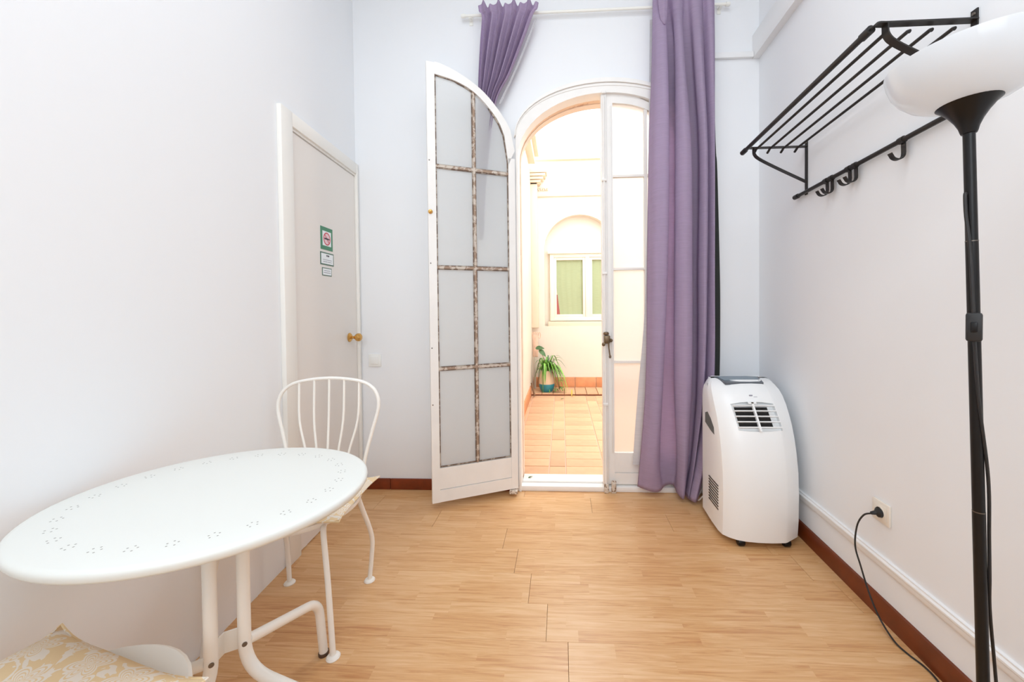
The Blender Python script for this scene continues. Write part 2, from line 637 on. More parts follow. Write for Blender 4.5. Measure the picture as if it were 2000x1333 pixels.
# ------------------------------------------------------------------ room shell
YB = 2.427            # inner face of the back wall
WT = 0.12             # its thickness
ZC = 3.45
LW = lambda y: -1.1617 - 0.06837 * y     # left wall
RW = lambda y: 1.1508 + 0.0294 * y       # right wall
YF = -1.7

# floor: underlay slab that carries separate boards
fl = structure('floor', boxes((LW(YB) - 0.05, RW(YB) + 0.05, YF - 0.1, YB + 0.04, -0.06, -0.008)), 'under',
               'oak laminate floor of three-strip boards running across the room', 'floor')
BW, BL = 0.1700, 1.285
plank_meshes = {}


def plank_mesh(length, width):
    k = (round(length, 3), round(width, 3))
    if k not in plank_meshes:
        bm = nb()
        box(bm, 0.0006, length - 0.0006, 0.0003, width - 0.0003, -0.008, 0.0, bevel=0.0006)
        me = bpy.data.meshes.new('plank')
        bm.to_mesh(me)
        bm.free()
        me.materials.append(M['floor'])
        plank_meshes[k] = me
    return plank_meshes[k]


row_top = 2.005
i = -3
while True:
    y1 = row_top - i * BW
    y0 = y1 - BW
    if y1 < YF:
        break
    ya, yb_ = max(y0, YF), min(y1, YB - 0.001)
    xl, xr = LW(yb_) + 0.001, RW(ya) - 0.001
    s = -0.30 + 0.078 * i if i > -1 else (-0.30 + 0.41 * i)
    s = s - math.ceil((s - xl) / BL) * BL
    while s < xr:
        a, b = max(s, xl), min(s + BL, xr)
        if b - a > 0.01 and yb_ - ya > 0.01:
            o = bpy.data.objects.new('plank', plank_mesh(b - a, yb_ - ya))
            o.location = (a, ya, 0)
            COL.objects.link(o)
            o.parent = fl
        s += BL
    i += 1

# left, right, front walls and ceiling
def slab_wall(name, p0, p1, th, side, label):
    p0, p1 = Vector((*p0, 0)), Vector((*p1, 0))
    n = Vector((0, 0, 1)).cross(p1 - p0).normalized() * side
    bm = nb()
    prism(bm, [(0, -0.06), (1, -0.06), (1, ZC), (0, ZC)], lambda a, b, d: p0.lerp(p1, a) + n * d + Vector((0, 0, b)), 0, th)
    return structure(name, bm, 'wall', label, 'wall')


slab_wall('wall_left', (LW(YF), YF), (LW(YB + WT), YB + WT), 0.1, 1, 'plain white painted wall behind the white table and cream door')
slab_wall('wall_right', (RW(YF), YF), (RW(YB + WT), YB + WT), 0.1, -1, 'plain white painted wall carrying the black luggage rack')
slab_wall('wall_front', (LW(YF) - 0.1, YF), (RW(YF) + 0.1, YF), 0.1, -1, 'plain white painted wall opposite the glazed doors')
structure('ceiling', boxes((LW(YB) - 0.15, RW(YB) + 0.15, YF - 0.1, YB + WT, ZC, ZC + 0.1)), 'ceiling',
          'plain white ceiling of the small room', 'ceiling')

# back wall with the arched opening
OC = 0.285


def arch(a, b, zc, n=28, x0=-1.0, x1=1.0):
    """upper half of an ellipse, left to right"""
    return [(OC - a * math.cos(PI * k / n), zc + b * math.sin(PI * k / n)) for k in range(n + 1)]


def back(u, z, d):
    return Vector((u, YB + d, z))


op = [(OC - 0.566, -0.06)] + arch(0.566, 0.30, 2.262) + [(OC + 0.566, -0.06)]
bm = nb()
xl, xr = LW(YB), RW(YB)
outer = [(xl, -0.06), (xl, 2.0)] + [(xl + (xr - xl) * k / 26, ZC) for k in range(27)] + [(xr, 2.0), (xr, -0.06)]
# ribbon between the opening outline and the wall outline (same count)
inner = [op[0]] + [op[1]] + op[2:-2] + [op[-2]] + [op[-1]]
outer = outer[:len(inner)] if len(outer) >= len(inner) else outer + [outer[-1]] * (len(inner) - len(outer))
ribbon_prism(bm, inner, outer, back, 0, WT)
structure('wall_back', bm, 'wall', 'white painted wall with the arched opening to the courtyard', 'wall', smooth=20)

# soffit of the outer half of the opening: peach strip, then a paler plaster edge a little lower
sf = thing('trim_1', 'peach and pale plaster soffit of the arched opening', 'trim', (OC, YB + 0.1, 2.4), kind='structure')
def soffit(name, m, d0, d1, ri, ro):
    f = lambda r_: [(OC - r_[0], 0.046)] + arch(*r_) + [(OC + r_[0], 0.046)]
    bm = nb()
    ribbon_prism(bm, f(ri), f(ro), back, d0, d1)
    finish(name, bm, m, sf)
soffit('inner_soffit', 'soffit', 0.0752, 0.125, (0.5535, 0.372, 2.150), (0.580, 0.400, 2.170))
soffit('outer_soffit', 'soffitpale', 0.1255, 0.185, (0.550, 0.366, 2.150), (0.600, 0.420, 2.170))

# arch moulding on the wall, three rolled bands
mo = thing('trim_2', 'cream rolled moulding over the arched doorway', 'moulding', (OC, YB, 2.2), kind='structure')
def band(t0, t1, d0, name):
    f = lambda t: arch(0.561 + (0.576 - 0.561) * t, 0.287 + (0.352 - 0.287) * t, 2.270 + (2.256 - 2.270) * t)
    bm = nb()
    ribbon_prism(bm, f(t0), f(t1), back, d0, 0)
    finish(name, bm, 'french', mo)
band(0.0, 0.32, -0.016, 'inner_band')
band(0.34, 0.70, -0.026, 'middle_band')
band(0.72, 1.0, -0.014, 'outer_band')

# door frame lining the opening
fr = thing('trim_3', 'white arched wooden door frame with low threshold', 'door frame', (OC, YB, 0), kind='structure')
n = 28
fi = [(OC - 0.552 * math.cos(PI * k / n), 2.13 + 0.385 * math.sin(PI * k / n)) for k in range(n + 1)]
fo = arch(0.5655, 0.2995, 2.262)
fi = [(OC - 0.552, 0.0)] + fi + [(OC + 0.552, 0.0)]
fo = [(OC - 0.5655, 0.0)] + fo + [(OC + 0.5655, 0.0)]
bm = nb()
ribbon_prism(bm, fi, fo, back, -0.012, 0.075)
finish('frame_arch', bm, 'french', fr)
finish('threshold', boxes((OC - 0.585, OC + 0.585, YB - 0.006, YB + WT + 0.03, 0.0, 0.033), bevel=0.004), 'french', fr)
finish('threshold_bar', boxes((OC - 0.55, OC + 0.55, YB + 0.045, YB + WT + 0.03, 0.033, 0.045), bevel=0.003), 'french', fr)

# baseboards
bb = thing('baseboard_back', 'red-brown glazed skirting tiles along the back wall', 'baseboard', (-0.9, YB, 0), kind='structure')
for a, b in ((LW(YB) + 0.002, -1.1275), (-1.1245, -0.70), (-0.697, -0.302), (0.876, 1.20)):
    finish('tile', boxes((a, b, YB - 0.012, YB, 0.0, 0.0705), bevel=0.002), 'skirt', bb)


def rwall(y, z, d):
    nn = math.hypot(1, 0.0294)
    return Vector((RW(y) - d / nn, y + d * 0.0294 / nn, z))


def right_run(poly, y0, y1):
    bm = nb()
    A = [bm.verts.new(rwall(y0, z, d)) for d, z in poly]
    B = [bm.verts.new(rwall(y1, z, d)) for d, z in poly]
    k = len(poly)
    bm.faces.new(A)
    bm.faces.new(B[::-1])
    for q in range(k):
        bm.faces.new((A[q], A[(q + 1) % k], B[(q + 1) % k], B[q]))
    return bm


structure('baseboard_right', right_run([(0, 0), (0.013, 0), (0.013, 0.066), (0.009, 0.076), (0, 0.078)], YF + 0.01, YB - 0.002), 'skirtwood',
          'red-brown wooden skirting along the right wall', 'baseboard')
structure('trim_4', right_run([(0, 0.190), (0.008, 0.191), (0.011, 0.197), (0.011, 0.212), (0.015, 0.217), (0.015, 0.223), (0.010, 0.229), (0.010, 0.234), (0, 0.236)],
                              YF + 0.01, YB - 0.002), 'trim', 'white moulded wall trim above the right skirting', 'moulding')
structure('trim_5', right_run([(0, 2.690), (0.040, 2.690), (0.040, 2.830), (0.03, 2.845), (0, 2.850)], YF + 0.01, YB - 0.002), 'trim',
          'white boxed ledge high along the right wall', 'moulding')
structure('trim_6', boxes((0.90, RW(YB) - 0.042, YB - 0.022, YB, 2.692, 2.726), bevel=0.002), 'trim',
          'narrow white ledge on the back wall beside the mauve curtain', 'moulding')

# ------------------------------------------------------------------ cream door on the left wall
ang_l = math.atan(0.06837)
LD = Vector((-math.sin(ang_l), math.cos(ang_l), 0))
LN = Vector((math.cos(ang_l), math.sin(ang_l), 0))
L0 = Vector((-1.1617, 0, 0))


def lwall(s, z, d):
    return L0 + LD * s + LN * d + Vector((0, 0, z))


def lbox(bm, s0, s1, z0, z1, d0, d1, bevel=0.0):
    T = Matrix((( LN.x, LD.x, 0, L0.x), (LN.y, LD.y, 0, L0.y), (0, 0, 1, 0), (0, 0, 0, 1)))
    return box(bm, d0, d1, s0, s1, z0, z1, bevel=bevel, T=T)


d1 = thing('door_1', 'plain cream room door with brass knob in the left wall', 'door', lwall(2.08, 0, 0), kind='structure')
finish('casing', lbox(nb(), 1.675, 1.757, 0, 2.112, 0, 0.022, 0.002), 'casing', d1)
finish('casing', lbox(nb(), 1.757, 2.400, 2.046, 2.112, 0, 0.022, 0.002), 'casing', d1)
finish('casing', lbox(nb(), 2.400, 2.424, 0, 2.112, 0, 0.022, 0.002), 'casing', d1)
finish('door_stop', lbox(nb(), 1.757, 2.400, 2.033, 2.046, 0, 0.012), 'casing', d1)
dl = finish('door_leaf', lbox(nb(), 1.760, 2.397, 0.006, 2.028, 0, 0.006), 'door', d1)
for z in (1.88, 1.035, 0.2):
    hb = nb()
    tube(hb, [lwall(1.758, z - 0.036, 0.013), lwall(1.758, z + 0.036, 0.013)], 0.0055, 8)
    h_ = finish('hinge', hb, 'casing', d1)
    pb = nb()
    lathe(pb, [(0.0025, 0), (0.0045, 0.002), (0.0025, 0.005)], lwall(1.758, z + 0.036, 0.013), 8)
    finish('hinge_pin', pb, 'screw', h_)
kb = nb()
kp = lwall(2.300, 1.005, 0.006)
lathe(kb, [(0.0, 0.016), (0.0085, 0.016), (0.0085, 0.030), (0.012, 0.034), (0.021, 0.042), (0.0255, 0.053), (0.024, 0.064), (0.016, 0.072), (0.0, 0.074)], kp, 24, LN)
kn = finish('doorknob', kb, 'brass', d1)
rb = nb()
lathe(rb, [(0.0, 0), (0.028, 0), (0.028, 0.004), (0.020, 0.010), (0.011, 0.017), (0.0, 0.018)], kp, 24, LN)
finish('rose', rb, 'brass', kn)


def sign_plate(name, label, s0, s1, z0, z1, bmat, bord):
    t = thing(name, label, 'sign', lwall((s0 + s1) / 2, (z0 + z1) / 2, 0.006))
    finish('backing', lbox(nb(), s0, s1, z0, z1, 0.0062, 0.0078), bmat, t)
    finish('paper_panel', lbox(nb(), s0 + bord[0], s1 - bord[0], z0 + bord[1], z1 - bord[1], 0.0078, 0.0083), 'paper', t)
    return t


sg = sign_plate('no_smoking_sign', 'green-bordered no smoking sign, tallest of three on the cream door', 2.000, 2.120, 1.508, 1.632, 'signgreen', (0.017, 0.022))
cs, cz = 2.060, 1.569
def on_door(r0, r1, n=32):
    bm = nb()
    I = [(cs + r0 * math.cos(2 * PI * k / n), cz + r0 * math.sin(2 * PI * k / n)) for k in range(n + 1)]
    O = [(cs + r1 * math.cos(2 * PI * k / n), cz + r1 * math.sin(2 * PI * k / n)) for k in range(n + 1)]
    ribbon_prism(bm, I, O, lwall, 0.0084, 0.0090)
    return bm
bm = nb()
prism(bm, [(cs + 0.031 * math.cos(2 * PI * k / 32), cz + 0.031 * math.sin(2 * PI * k / 32)) for k in range(32)], lwall, 0.0083, 0.0085)
finish('pink_disc', bm, 'pink', sg)
finish('red_ring', on_door(0.029, 0.0355), 'red', sg)
bm = nb()
prism(bm, [(cs - 0.024, cz + 0.020), (cs - 0.020, cz + 0.024), (cs + 0.024, cz - 0.020), (cs + 0.020, cz - 0.024)], lwall, 0.0086, 0.0091)
finish('red_bar', bm, 'red', sg)
bm = nb()
prism(bm, [(cs - 0.026, cz - 0.004), (cs + 0.012, cz - 0.004), (cs + 0.012, cz + 0.004), (cs - 0.026, cz + 0.004)], lwall, 0.0092, 0.0096)
prism(bm, [(cs + 0.015, cz - 0.004), (cs + 0.024, cz - 0.004), (cs + 0.024, cz + 0.004), (cs + 0.015, cz + 0.004)], lwall, 0.0092, 0.0096)
finish('cigarette', bm, 'ink', sg)


def print_lines(t, lines, m, name='lettering'):
    bm = nb()
    for s0, s1, z, hgt in lines:
        s = s0
        while s < s1 - 0.002:
            e = min(s + rnd.uniform(0.005, 0.012), s1)
            prism(bm, [(s, z), (e, z), (e, z + hgt), (s, z + hgt)], lwall, 0.0083, 0.0087)
            s = e + 0.0022
    finish(name, bm, m, t)


sg = sign_plate('notice_sign', 'grey-green framed landscape notice under the no smoking sign', 1.994, 2.128, 1.424, 1.493, 'signdark', (0.007, 0.0065))
print_lines(sg, [(2.052, 2.082, 1.471, 0.009)], 'ink', 'heading')
print_lines(sg, [(2.018, 2.108, 1.451, 0.003), (2.020, 2.060, 1.440, 0.0035), (2.064, 2.104, 1.440, 0.003)], 'inkgrey')
sg = sign_plate('small_notice_sign', 'smallest thin-framed notice, lowest of three on the cream door', 2.010, 2.104, 1.365, 1.409, 'signdark', (0.0045, 0.0045))
print_lines(sg, [(2.026, 2.088, 1.391, 0.0035), (2.022, 2.092, 1.380, 0.0035)], 'inkgrey')

# ------------------------------------------------------------------ glazed arched door leaves
TX = [0.0, 0.08, 0.195, 0.316, 0.409, 0.488, 0.512, 0.52]
TZ = [2.597, 2.591, 2.554, 2.487, 2.398, 2.287, 2.215, 2.150]
IX = [0.045, 0.066, 0.165, 0.272, 0.377, 0.439, 0.468, 0.480]
IZ = [2.526, 2.524, 2.509, 2.464, 2.370, 2.279, 2.180, 2.060]
top_z = lambda t: interp(TX, TZ, t)
in_z = lambda t: interp(IX, IZ, t)
W_LEAF = 0.52
ROWS = (0.247, 0.826, 1.418, 2.004)


def build_leaf(root, fn, barmat, glassmat, puttymat, d0=0.0, d1=0.036, tm=(0.262, 0.274)):
    """fn(t, z, d): t from the meeting edge to the hinge edge"""
    def rect(name, t0, t1, z0, z1, m, a, b, parent=root):
        bm = nb()
        prism(bm, [(t0, z0), (t1, z0), (t1, z1), (t0, z1)], fn, a, b)
        return finish(name, bm, m, parent)
    rect('meeting_stile', 0.0, 0.045, 0.045, 2.590, 'french', d0, d1)
    rect('hinge_stile', 0.479, W_LEAF, 0.045, 2.10, 'french', d0, d1)
    I = [(0.045 + (0.480 - 0.045) * k / 18, in_z(0.045 + (0.480 - 0.045) * k / 18)) for k in range(19)]
    us = [0.045 + (W_LEAF - 0.045) * (k / 18) for k in range(19)]
    O = [(u, top_z(u)) for u in us]
    bm = nb()
    ribbon_prism(bm, I, O, fn, d0, d1)
    finish('arched_top_rail', bm, 'french', root)
    rect('bottom_panel', 0.045, 0.479, 0.118, 0.243, 'french', d0 + 0.006, d1 - 0.006)
    rect('bottom_rail', 0.045, 0.479, 0.045, 0.115, 'french', d0 + 0.002, d1 - 0.002)
    # glazing bars
    g0, g1 = d0 + 0.003, d1 - 0.003
    tm0, tm1 = tm
    rect('glazing_bar', tm0, tm1, ROWS[0], in_z((tm0 + tm1) / 2), barmat, g0, g1)
    for z in ROWS[1:]:
        rect('glazing_bar', 0.046, tm0, z - 0.007, z + 0.007, barmat, g0 + 0.001, g1 - 0.001)
        rect('glazing_bar', tm1, 0.479, z - 0.007, z + 0.007, barmat, g0 + 0.001, g1 - 0.001)
    # panes, each with its putty edge as a sub-part
    mid = (d0 + d1) / 2
    for c, (a, b) in enumerate(((0.046, tm0), (tm1, 0.479))):
        for r in range(4):
            z0 = ROWS[r] + (0.007 if r else 0)
            if r < 3:
                z1 = ROWS[r + 1] - 0.007
                poly = [(a, z0), (b, z0), (b, z1), (a, z1)]
            else:
                k = 8
                poly = [(a, z0), (b, z0)] + [(b + (a - b) * q / k, in_z(b + (a - b) * q / k) + 0.002) for q in range(k + 1)]
            bm = nb()
            prism(bm, poly, fn, mid - 0.002, mid + 0.002)
            p = finish('pane', bm, glassmat, root, smooth=0)
            if puttymat:
                cx_ = sum(q[0] for q in poly) / len(poly)
                cz_ = (z0 + max(q[1] for q in poly)) / 2
                e = 0.006
                inn = []
                for (t, z) in poly:
                    inn.append((t + (e if t < cx_ else -e), z + (e if z < cz_ else -e)))
                bm = nb()
                ribbon_prism(bm, inn + [inn[0]], poly + [poly[0]], fn, mid + 0.002, mid + 0.009)
                finish('putty', bm, puttymat, p)


# left leaf, swung open into the room
HG = Vector((-0.302, 2.358, 0))
DIR = Vector((-0.9155, -0.4025, 0)).normalized()
NRM = Vector((DIR.y, -DIR.x, 0))
if NRM.y > 0:
    NRM = -NRM                      # faces the room
d2 = thing('door_2', 'left arched glazed door leaf swung open into the room', 'door', HG, kind='structure')


def leaf_open(t, z, d):
    return HG + DIR * (0.498 - t) - NRM * d + Vector((0, 0, z))


leaf_room = lambda t, z, d: leaf_open(t, z, 0.036 - d)
build_leaf(d2, lambda t, z, d: leaf_open(t, z, 0.036 - d), 'bar', 'frost', 'putty')
bm = nb()
lathe(bm, [(0.0, 0), (0.013, 0.0), (0.013, 0.003), (0.006, 0.006), (0.0065, 0.016), (0.0, 0.018)], leaf_open(0.012, 1.735, 0.0), 12, NRM)
k_ = finish('latch_knob', bm, 'brass', d2)
tag(k_, 'small brass latch on the free edge')
for z in (2.03, 1.44, 0.95, 0.62):
    bm = nb()
    lathe(bm, [(0.0, 0), (0.004, 0.0), (0.003, 0.002), (0.0, 0.0025)], leaf_open(0.010, z, 0.0), 8, NRM)
    finish('screw', bm, 'screw', d2)
bm = nb()
box(bm, -0.335, -0.285, 2.340, 2.370, 0.016, 0.040, bevel=0.004)
finish('bottom_pivot', bm, 'worn', d2)
for z in (0.35, 1.25, 2.0):
    bm = nb()
    tube(bm, [(-0.2935, 2.392, z - 0.045), (-0.2935, 2.392, z + 0.045)], 0.007, 8)
    finish('hinge', bm, 'french', d2)

# right leaf, closed
d3 = thing('door_3', 'right arched glazed door leaf, closed, half behind the mauve curtain', 'door', (0.82, YB + 0.03, 0), kind='structure')
leaf_shut = lambda t, z, d: Vector((0.283 + t * 1.04, YB + 0.010 + d, z - 0.066 * min(1, max(0, (z - 2.05) / 0.3))))
build_leaf(d3, leaf_shut, 'whitebar', 'frostclear', None, 0.0, 0.036, (0.233, 0.252))
finish('astragal', boxes((0.256, 0.290, YB - 0.004, YB + 0.05, 0.046, 2.515), bevel=0.003), 'french', d3)
finish('bead', boxes((0.3135, 0.3215, YB + 0.004, YB + 0.012, 0.25, 2.44), bevel=0.002), 'french', d3)
bm = nb()
tube(bm, [(0.272, YB - 0.011, 0.05), (0.272, YB - 0.011, 2.49)], 0.0065, 10)
cr_ = finish('bolt_rod', bm, 'french', d3)
for z in (2.515, 1.973, 1.39, 0.562):
    finish('rod_guide', boxes((0.258, 0.288, YB - 0.021, YB - 0.003, z - 0.008, z + 0.008), bevel=0.003), 'french', cr_)
ha = finish('lever_handle', boxes((0.262, 0.302, YB - 0.036, YB - 0.004, 0.948, 1.000), bevel=0.008), 'bronze', d3)
tag(ha, 'aged bronze bolt handle')
bm = nb()
lathe(bm, [(0.0, 0), (0.017, 0.002), (0.019, 0.010), (0.014, 0.018), (0.0, 0.020)], (0.277, YB - 0.02, 1.002), 16)
lathe(bm, [(0.0, 0), (0.010, 0.001), (0.012, 0.008), (0.006, 0.014), (0.0, 0.015)], (0.262, YB - 0.038, 0.945), 14, (-0.6, -0.8, 0))
lathe(bm, [(0.0, 0), (0.011, 0.001), (0.012, 0.008), (0.006, 0.014), (0.0, 0.015)], (0.302, YB - 0.03, 0.968), 14, (0.8, -0.5, 0.1))
finish('hub', bm, 'bronze', ha)
bm = nb()
tube(bm, [(0.290, YB - 0.036, 0.962), (0.292, YB - 0.038, 0.92), (0.298, YB - 0.036, 0.875)], [0.0055, 0.004, 0.0045], 8)
lathe(bm, [(0.0, -0.012), (0.006, -0.008), (0.0075, 0), (0.005, 0.008), (0.0, 0.010)], (0.299, YB - 0.036, 0.868), 12)
finish('lever', bm, 'bronze', ha)
bm = boxes((0.259, 0.287, YB - 0.024, YB - 0.006, 0.0, 0.058), bevel=0.004)
finish('floor_bolt', bm, 'worn', d3)
bm = boxes((0.304, 0.334, YB - 0.024, YB - 0.006, 0.0, 0.078), bevel=0.004)
box(bm, 0.310, 0.328, YB - 0.032, YB - 0.020, 0.048, 0.066, bevel=0.003)
finish('floor_bolt', bm, 'worn', d3)

# ------------------------------------------------------------------ courtyard
CZ = 0.04
cf = structure('floor_courtyard', boxes((-0.50, 2.30, YB + WT, 5.32, -0.05, CZ - 0.006)), 'mortar',
               'terracotta tiled courtyard floor beyond the arched door', 'floor')
tile_me = {}


def court_tile(x0, x1, y0, y1, zt, parent=None):
    k = (round(x1 - x0, 3), round(y1 - y0, 3))
    if k not in tile_me:
        bm = nb()
        box(bm, 0, k[0], 0, k[1], -0.012, 0, bevel=0.0025)
        me = bpy.data.meshes.new('tile')
        bm.to_mesh(me)
        bm.free()
        me.materials.append(M['tile'])
        tile_me[k] = me
    o = bpy.data.objects.new('tile', tile_me[k])
    o.location = (x0, y0, zt + rnd.uniform(-0.0008, 0.0008))
    COL.objects.link(o)
    o.parent = parent or cf


x = -0.485
wide = False
y_top = 4.895
while x < 2.2:
    wd = 0.272 if wide else 0.118
    ht = 0.136 if wide else 0.272
    y = y_top
    while y > YB + WT + 0.03:
        y0 = max(y - ht, YB + WT + 0.032)
        if y - y0 > 0.03 and x + wd > -0.42 and x < 1.35:
            court_tile(max(x, -0.408), x + wd - 0.008, y0, y - 0.008, CZ)
        y -= ht
    x += wd
    wide = not wide
# raised ledge at the foot of the far wall
st = structure('floor_step', boxes((-0.41, 2.2, 4.910, 5.30, -0.02, CZ + 0.016)), 'risershade', 'low tiled step along the far courtyard wall', 'step')
for k in range(12):
    court_tile(-0.408 + 0.145 * k, -0.408 + 0.145 * k + 0.138, 4.895, 5.29, CZ + 0.026, st)

# walls of the courtyard
FW = 5.30
bm = nb()
nx, nz, na = 0.255, 1.98, 24
hw, hh = 0.49, 0.475
NI = [(nx - hw, 0.915)] + [(nx - hw * math.cos(PI * k / na), nz + hh * math.sin(PI * k / na)) for k in range(na + 1)] + [(nx + hw, 0.915)]
NO = [(-0.60, 0.915), (-0.60, 2.0)] + [(-0.60 + 3.0 * k / (na - 2), 3.27) for k in range(na - 1)] + [(2.4, 2.0), (2.4, 0.915)]
fnF = lambda a, b, d: Vector((a, FW + d, b))
ribbon_prism(bm, NI, NO, fnF, 0, 0.12)
prism(bm, [(-0.60, -0.05), (2.4, -0.05), (2.4, 0.915), (-0.60, 0.915)], fnF, 0, 0.12)
prism(bm, [(-0.60, -0.05), (2.4, -0.05), (2.4, 3.27), (-0.60, 3.27)], fnF, 0.12, 0.3)
structure('wall_court_back', bm, 'court', 'cream rendered far courtyard wall with an arched niche', 'wall', smooth=20)
structure('wall_court_left', boxes((-0.62, -0.412, YB + WT + 0.001, FW + 0.3, -0.05, 3.05)), 'court', 'cream rendered left courtyard wall', 'wall')
structure('wall_court_right', boxes((2.2, 2.4, YB + WT + 0.001, FW, -0.05, 3.3)), 'court', 'cream rendered right courtyard wall', 'wall')
structure('trim_7', boxes((-0.46, 2.4, FW - 0.05, FW + 0.02, 3.20, 3.27), (-0.46, 2.4, FW - 0.025, FW + 0.02, 2.705, 2.735), bevel=0.004), 'stone',
          'pale stone string courses on the far courtyard wall', 'moulding')
structure('trim_8', boxes((-0.46, -0.33, YB + WT + 0.3, FW - 0.3, 3.05, 3.14), (-0.46, -0.28, YB + WT + 0.3, FW - 0.3, 3.14, 3.24), bevel=0.006), 'stone',
          'pale stone eaves along the left courtyard wall', 'moulding')
pl = thing('trim_9', 'pale stone pilaster with stepped capital in the courtyard corner', 'pilaster', (-0.37, FW - 0.05, CZ), kind='structure')
finish('shaft', boxes((-0.412, -0.318, FW - 0.09, FW, 0.9, 2.88), bevel=0.004), 'stone', pl)
cap = nb()
for (z0, z1, xr_) in ((2.875, 2.905, -0.270), (2.912, 2.945, -0.235), (2.952, 2.985, -0.205), (2.992, 3.055, -0.185)):
    box(cap, -0.412, xr_, FW - 0.10 - (xr_ + 0.32) * 0.5, FW, z0, z1, bevel=0.004)
box(cap, -0.412, -0.285, FW - 0.09, FW, 2.86, 3.05)
finish('capital', cap, 'stone', pl)
orn = nb()
for k in range(5):
    lathe(orn, [(0.0, -0.014), (0.010, -0.01), (0.014, 0), (0.010, 0.01), (0.0, 0.014)], (-0.30 + 0.03 * k, FW - 0.015, 2.80 + 0.006 * (k % 2)), 10)
box(orn, -0.318, -0.17, FW - 0.02, FW, 2.815, 2.84, bevel=0.004)
finish('carved_ornament', orn, 'stone', pl)

# terracotta skirting of the courtyard
sk = thing('baseboard_courtyard', 'terracotta skirting tiles around the courtyard floor', 'baseboard', (-0.2, FW, CZ), kind='structure')
for k in range(9):
    finish('tile', boxes((-0.40 + 0.29 * k, -0.40 + 0.29 * k + 0.284, FW - 0.014, FW, CZ + 0.028, 0.205), bevel=0.002), 'tileskirt', sk)
for k in range(8):
    finish('tile', boxes((-0.412, -0.398, 4.90 - 0.29 * k - 0.284, 4.90 - 0.29 * k, CZ, 0.17), bevel=0.002), 'tileskirt', sk)

# far window
WF = FW + 0.05
win = thing('window_1', 'white two-light courtyard window with pale green curtains inside', 'window', (nx + 0.13, WF + 0.07, 0.95), kind='structure')
wx0, wx1, wz0, wz1 = -0.160, 0.900, 0.985, 1.925
def fbox(x0, x1, y0, y1, z0, z1, bv=0.004):
    return boxes((x0, x1, WF + y0, WF + y1, z0, z1), bevel=bv)
wfr = fbox(wx0, wx0 + 0.055, 0.015, 0.07, wz0, wz1)
box(wfr, wx1 - 0.055, wx1, WF + 0.015, WF + 0.07, wz0, wz1, bevel=0.004)
box(wfr, wx0 + 0.055, wx1 - 0.055, WF + 0.015, WF + 0.07, wz1 - 0.05, wz1, bevel=0.004)
box(wfr, wx0 + 0.055, wx1 - 0.055, WF + 0.015, WF + 0.07, wz0, wz0 + 0.055, bevel=0.004)
box(wfr, 0.335, 0.395, WF + 0.015, WF + 0.07, wz0 + 0.055, wz1 - 0.05, bevel=0.004)
finish('window_frame', wfr, 'winframe', win)
for (a, b) in ((wx0 + 0.055, 0.335), (0.395, wx1 - 0.055)):
    sb = nb()
    e = 0.036
    z0, z1 = wz0 + 0.055, wz1 - 0.05
    for q in ((a, a + e, z0, z1), (b - e, b, z0, z1), (a + e, b - e, z0, z0 + e), (a + e, b - e, z1 - e, z1)):
        box(sb, q[0], q[1], WF + 0.028, WF + 0.07, q[2], q[3], bevel=0.003)
    s_ = finish('casement', sb, 'winframe', win)
    cb = nb()
    cols = 14
    vs = []
    for iz in range(3):
        z = z0 + e + (z1 - z0 - 2 * e) * iz / 2
        x_lo = a + e + (0.045 if (iz == 0 and a < 0) else 0.0)
        vs.append([cb.verts.new((x_lo + (b - e - x_lo) * k / cols, WF + 0.062 + 0.003 * math.sin(k * 1.9), z)) for k in range(cols + 1)])
    for iz in range(2):
        for k in range(cols):
            cb.faces.new((vs[iz][k], vs[iz][k + 1], vs[iz + 1][k + 1], vs[iz + 1][k]))
    finish('inner_curtain', cb, 'green', s_)
    if a < 0:
        finish('inner_cloth', fbox(a + e, a + e + 0.06, 0.0655, 0.069, z0 + e, z0 + e + 0.28, 0), 'reddish', s_)
finish('head_rail', fbox(wx0 - 0.03, wx1 + 0.03, -0.012, 0.07, wz1, wz1 + 0.045), 'winframe', win)
finish('window_sill', fbox(wx0 - 0.03, wx1 + 0.03, -0.035, 0.07, wz0 - 0.075, wz0 - 0.008), 'stone', win)

# potted plant
PX, PY = -0.205, 5.03
PZ = CZ + 0.028
pp = thing('potted_spider_plant', 'bushy green spider plant in a cream and teal pot in the courtyard corner', 'plant', (PX, PY, PZ))
bm = nb()
lathe(bm, [(0.0, 0.0), (0.070, 0.0), (0.090, 0.03), (0.104, 0.075), (0.104, 0.105)], (PX, PY, PZ), 28, cap=False)
lathe(bm, [(0.104, 0.105), (0.100, 0.17), (0.090, 0.23), (0.078, 0.275), (0.072, 0.28), (0.066, 0.27)], (PX, PY, PZ), 28, cap=False)
bm2 = nb()
lathe(bm2, [(0.104, 0.1055), (0.100, 0.17), (0.090, 0.23), (0.078, 0.275), (0.070, 0.281), (0.060, 0.262), (0.0, 0.255)], (PX, PY, PZ), 28, cap=False)
bm.free()
bm = nb()
lathe(bm, [(0.0, 0.0), (0.070, 0.0), (0.090, 0.03), (0.104, 0.075), (0.1042, 0.1055)], (PX, PY, PZ), 28, cap=False)
pot = finish('pot', bm2, 'pot', pp)
tag(finish('pot_base', bm, 'teal', pot), 'teal glazed lower third of the pot')


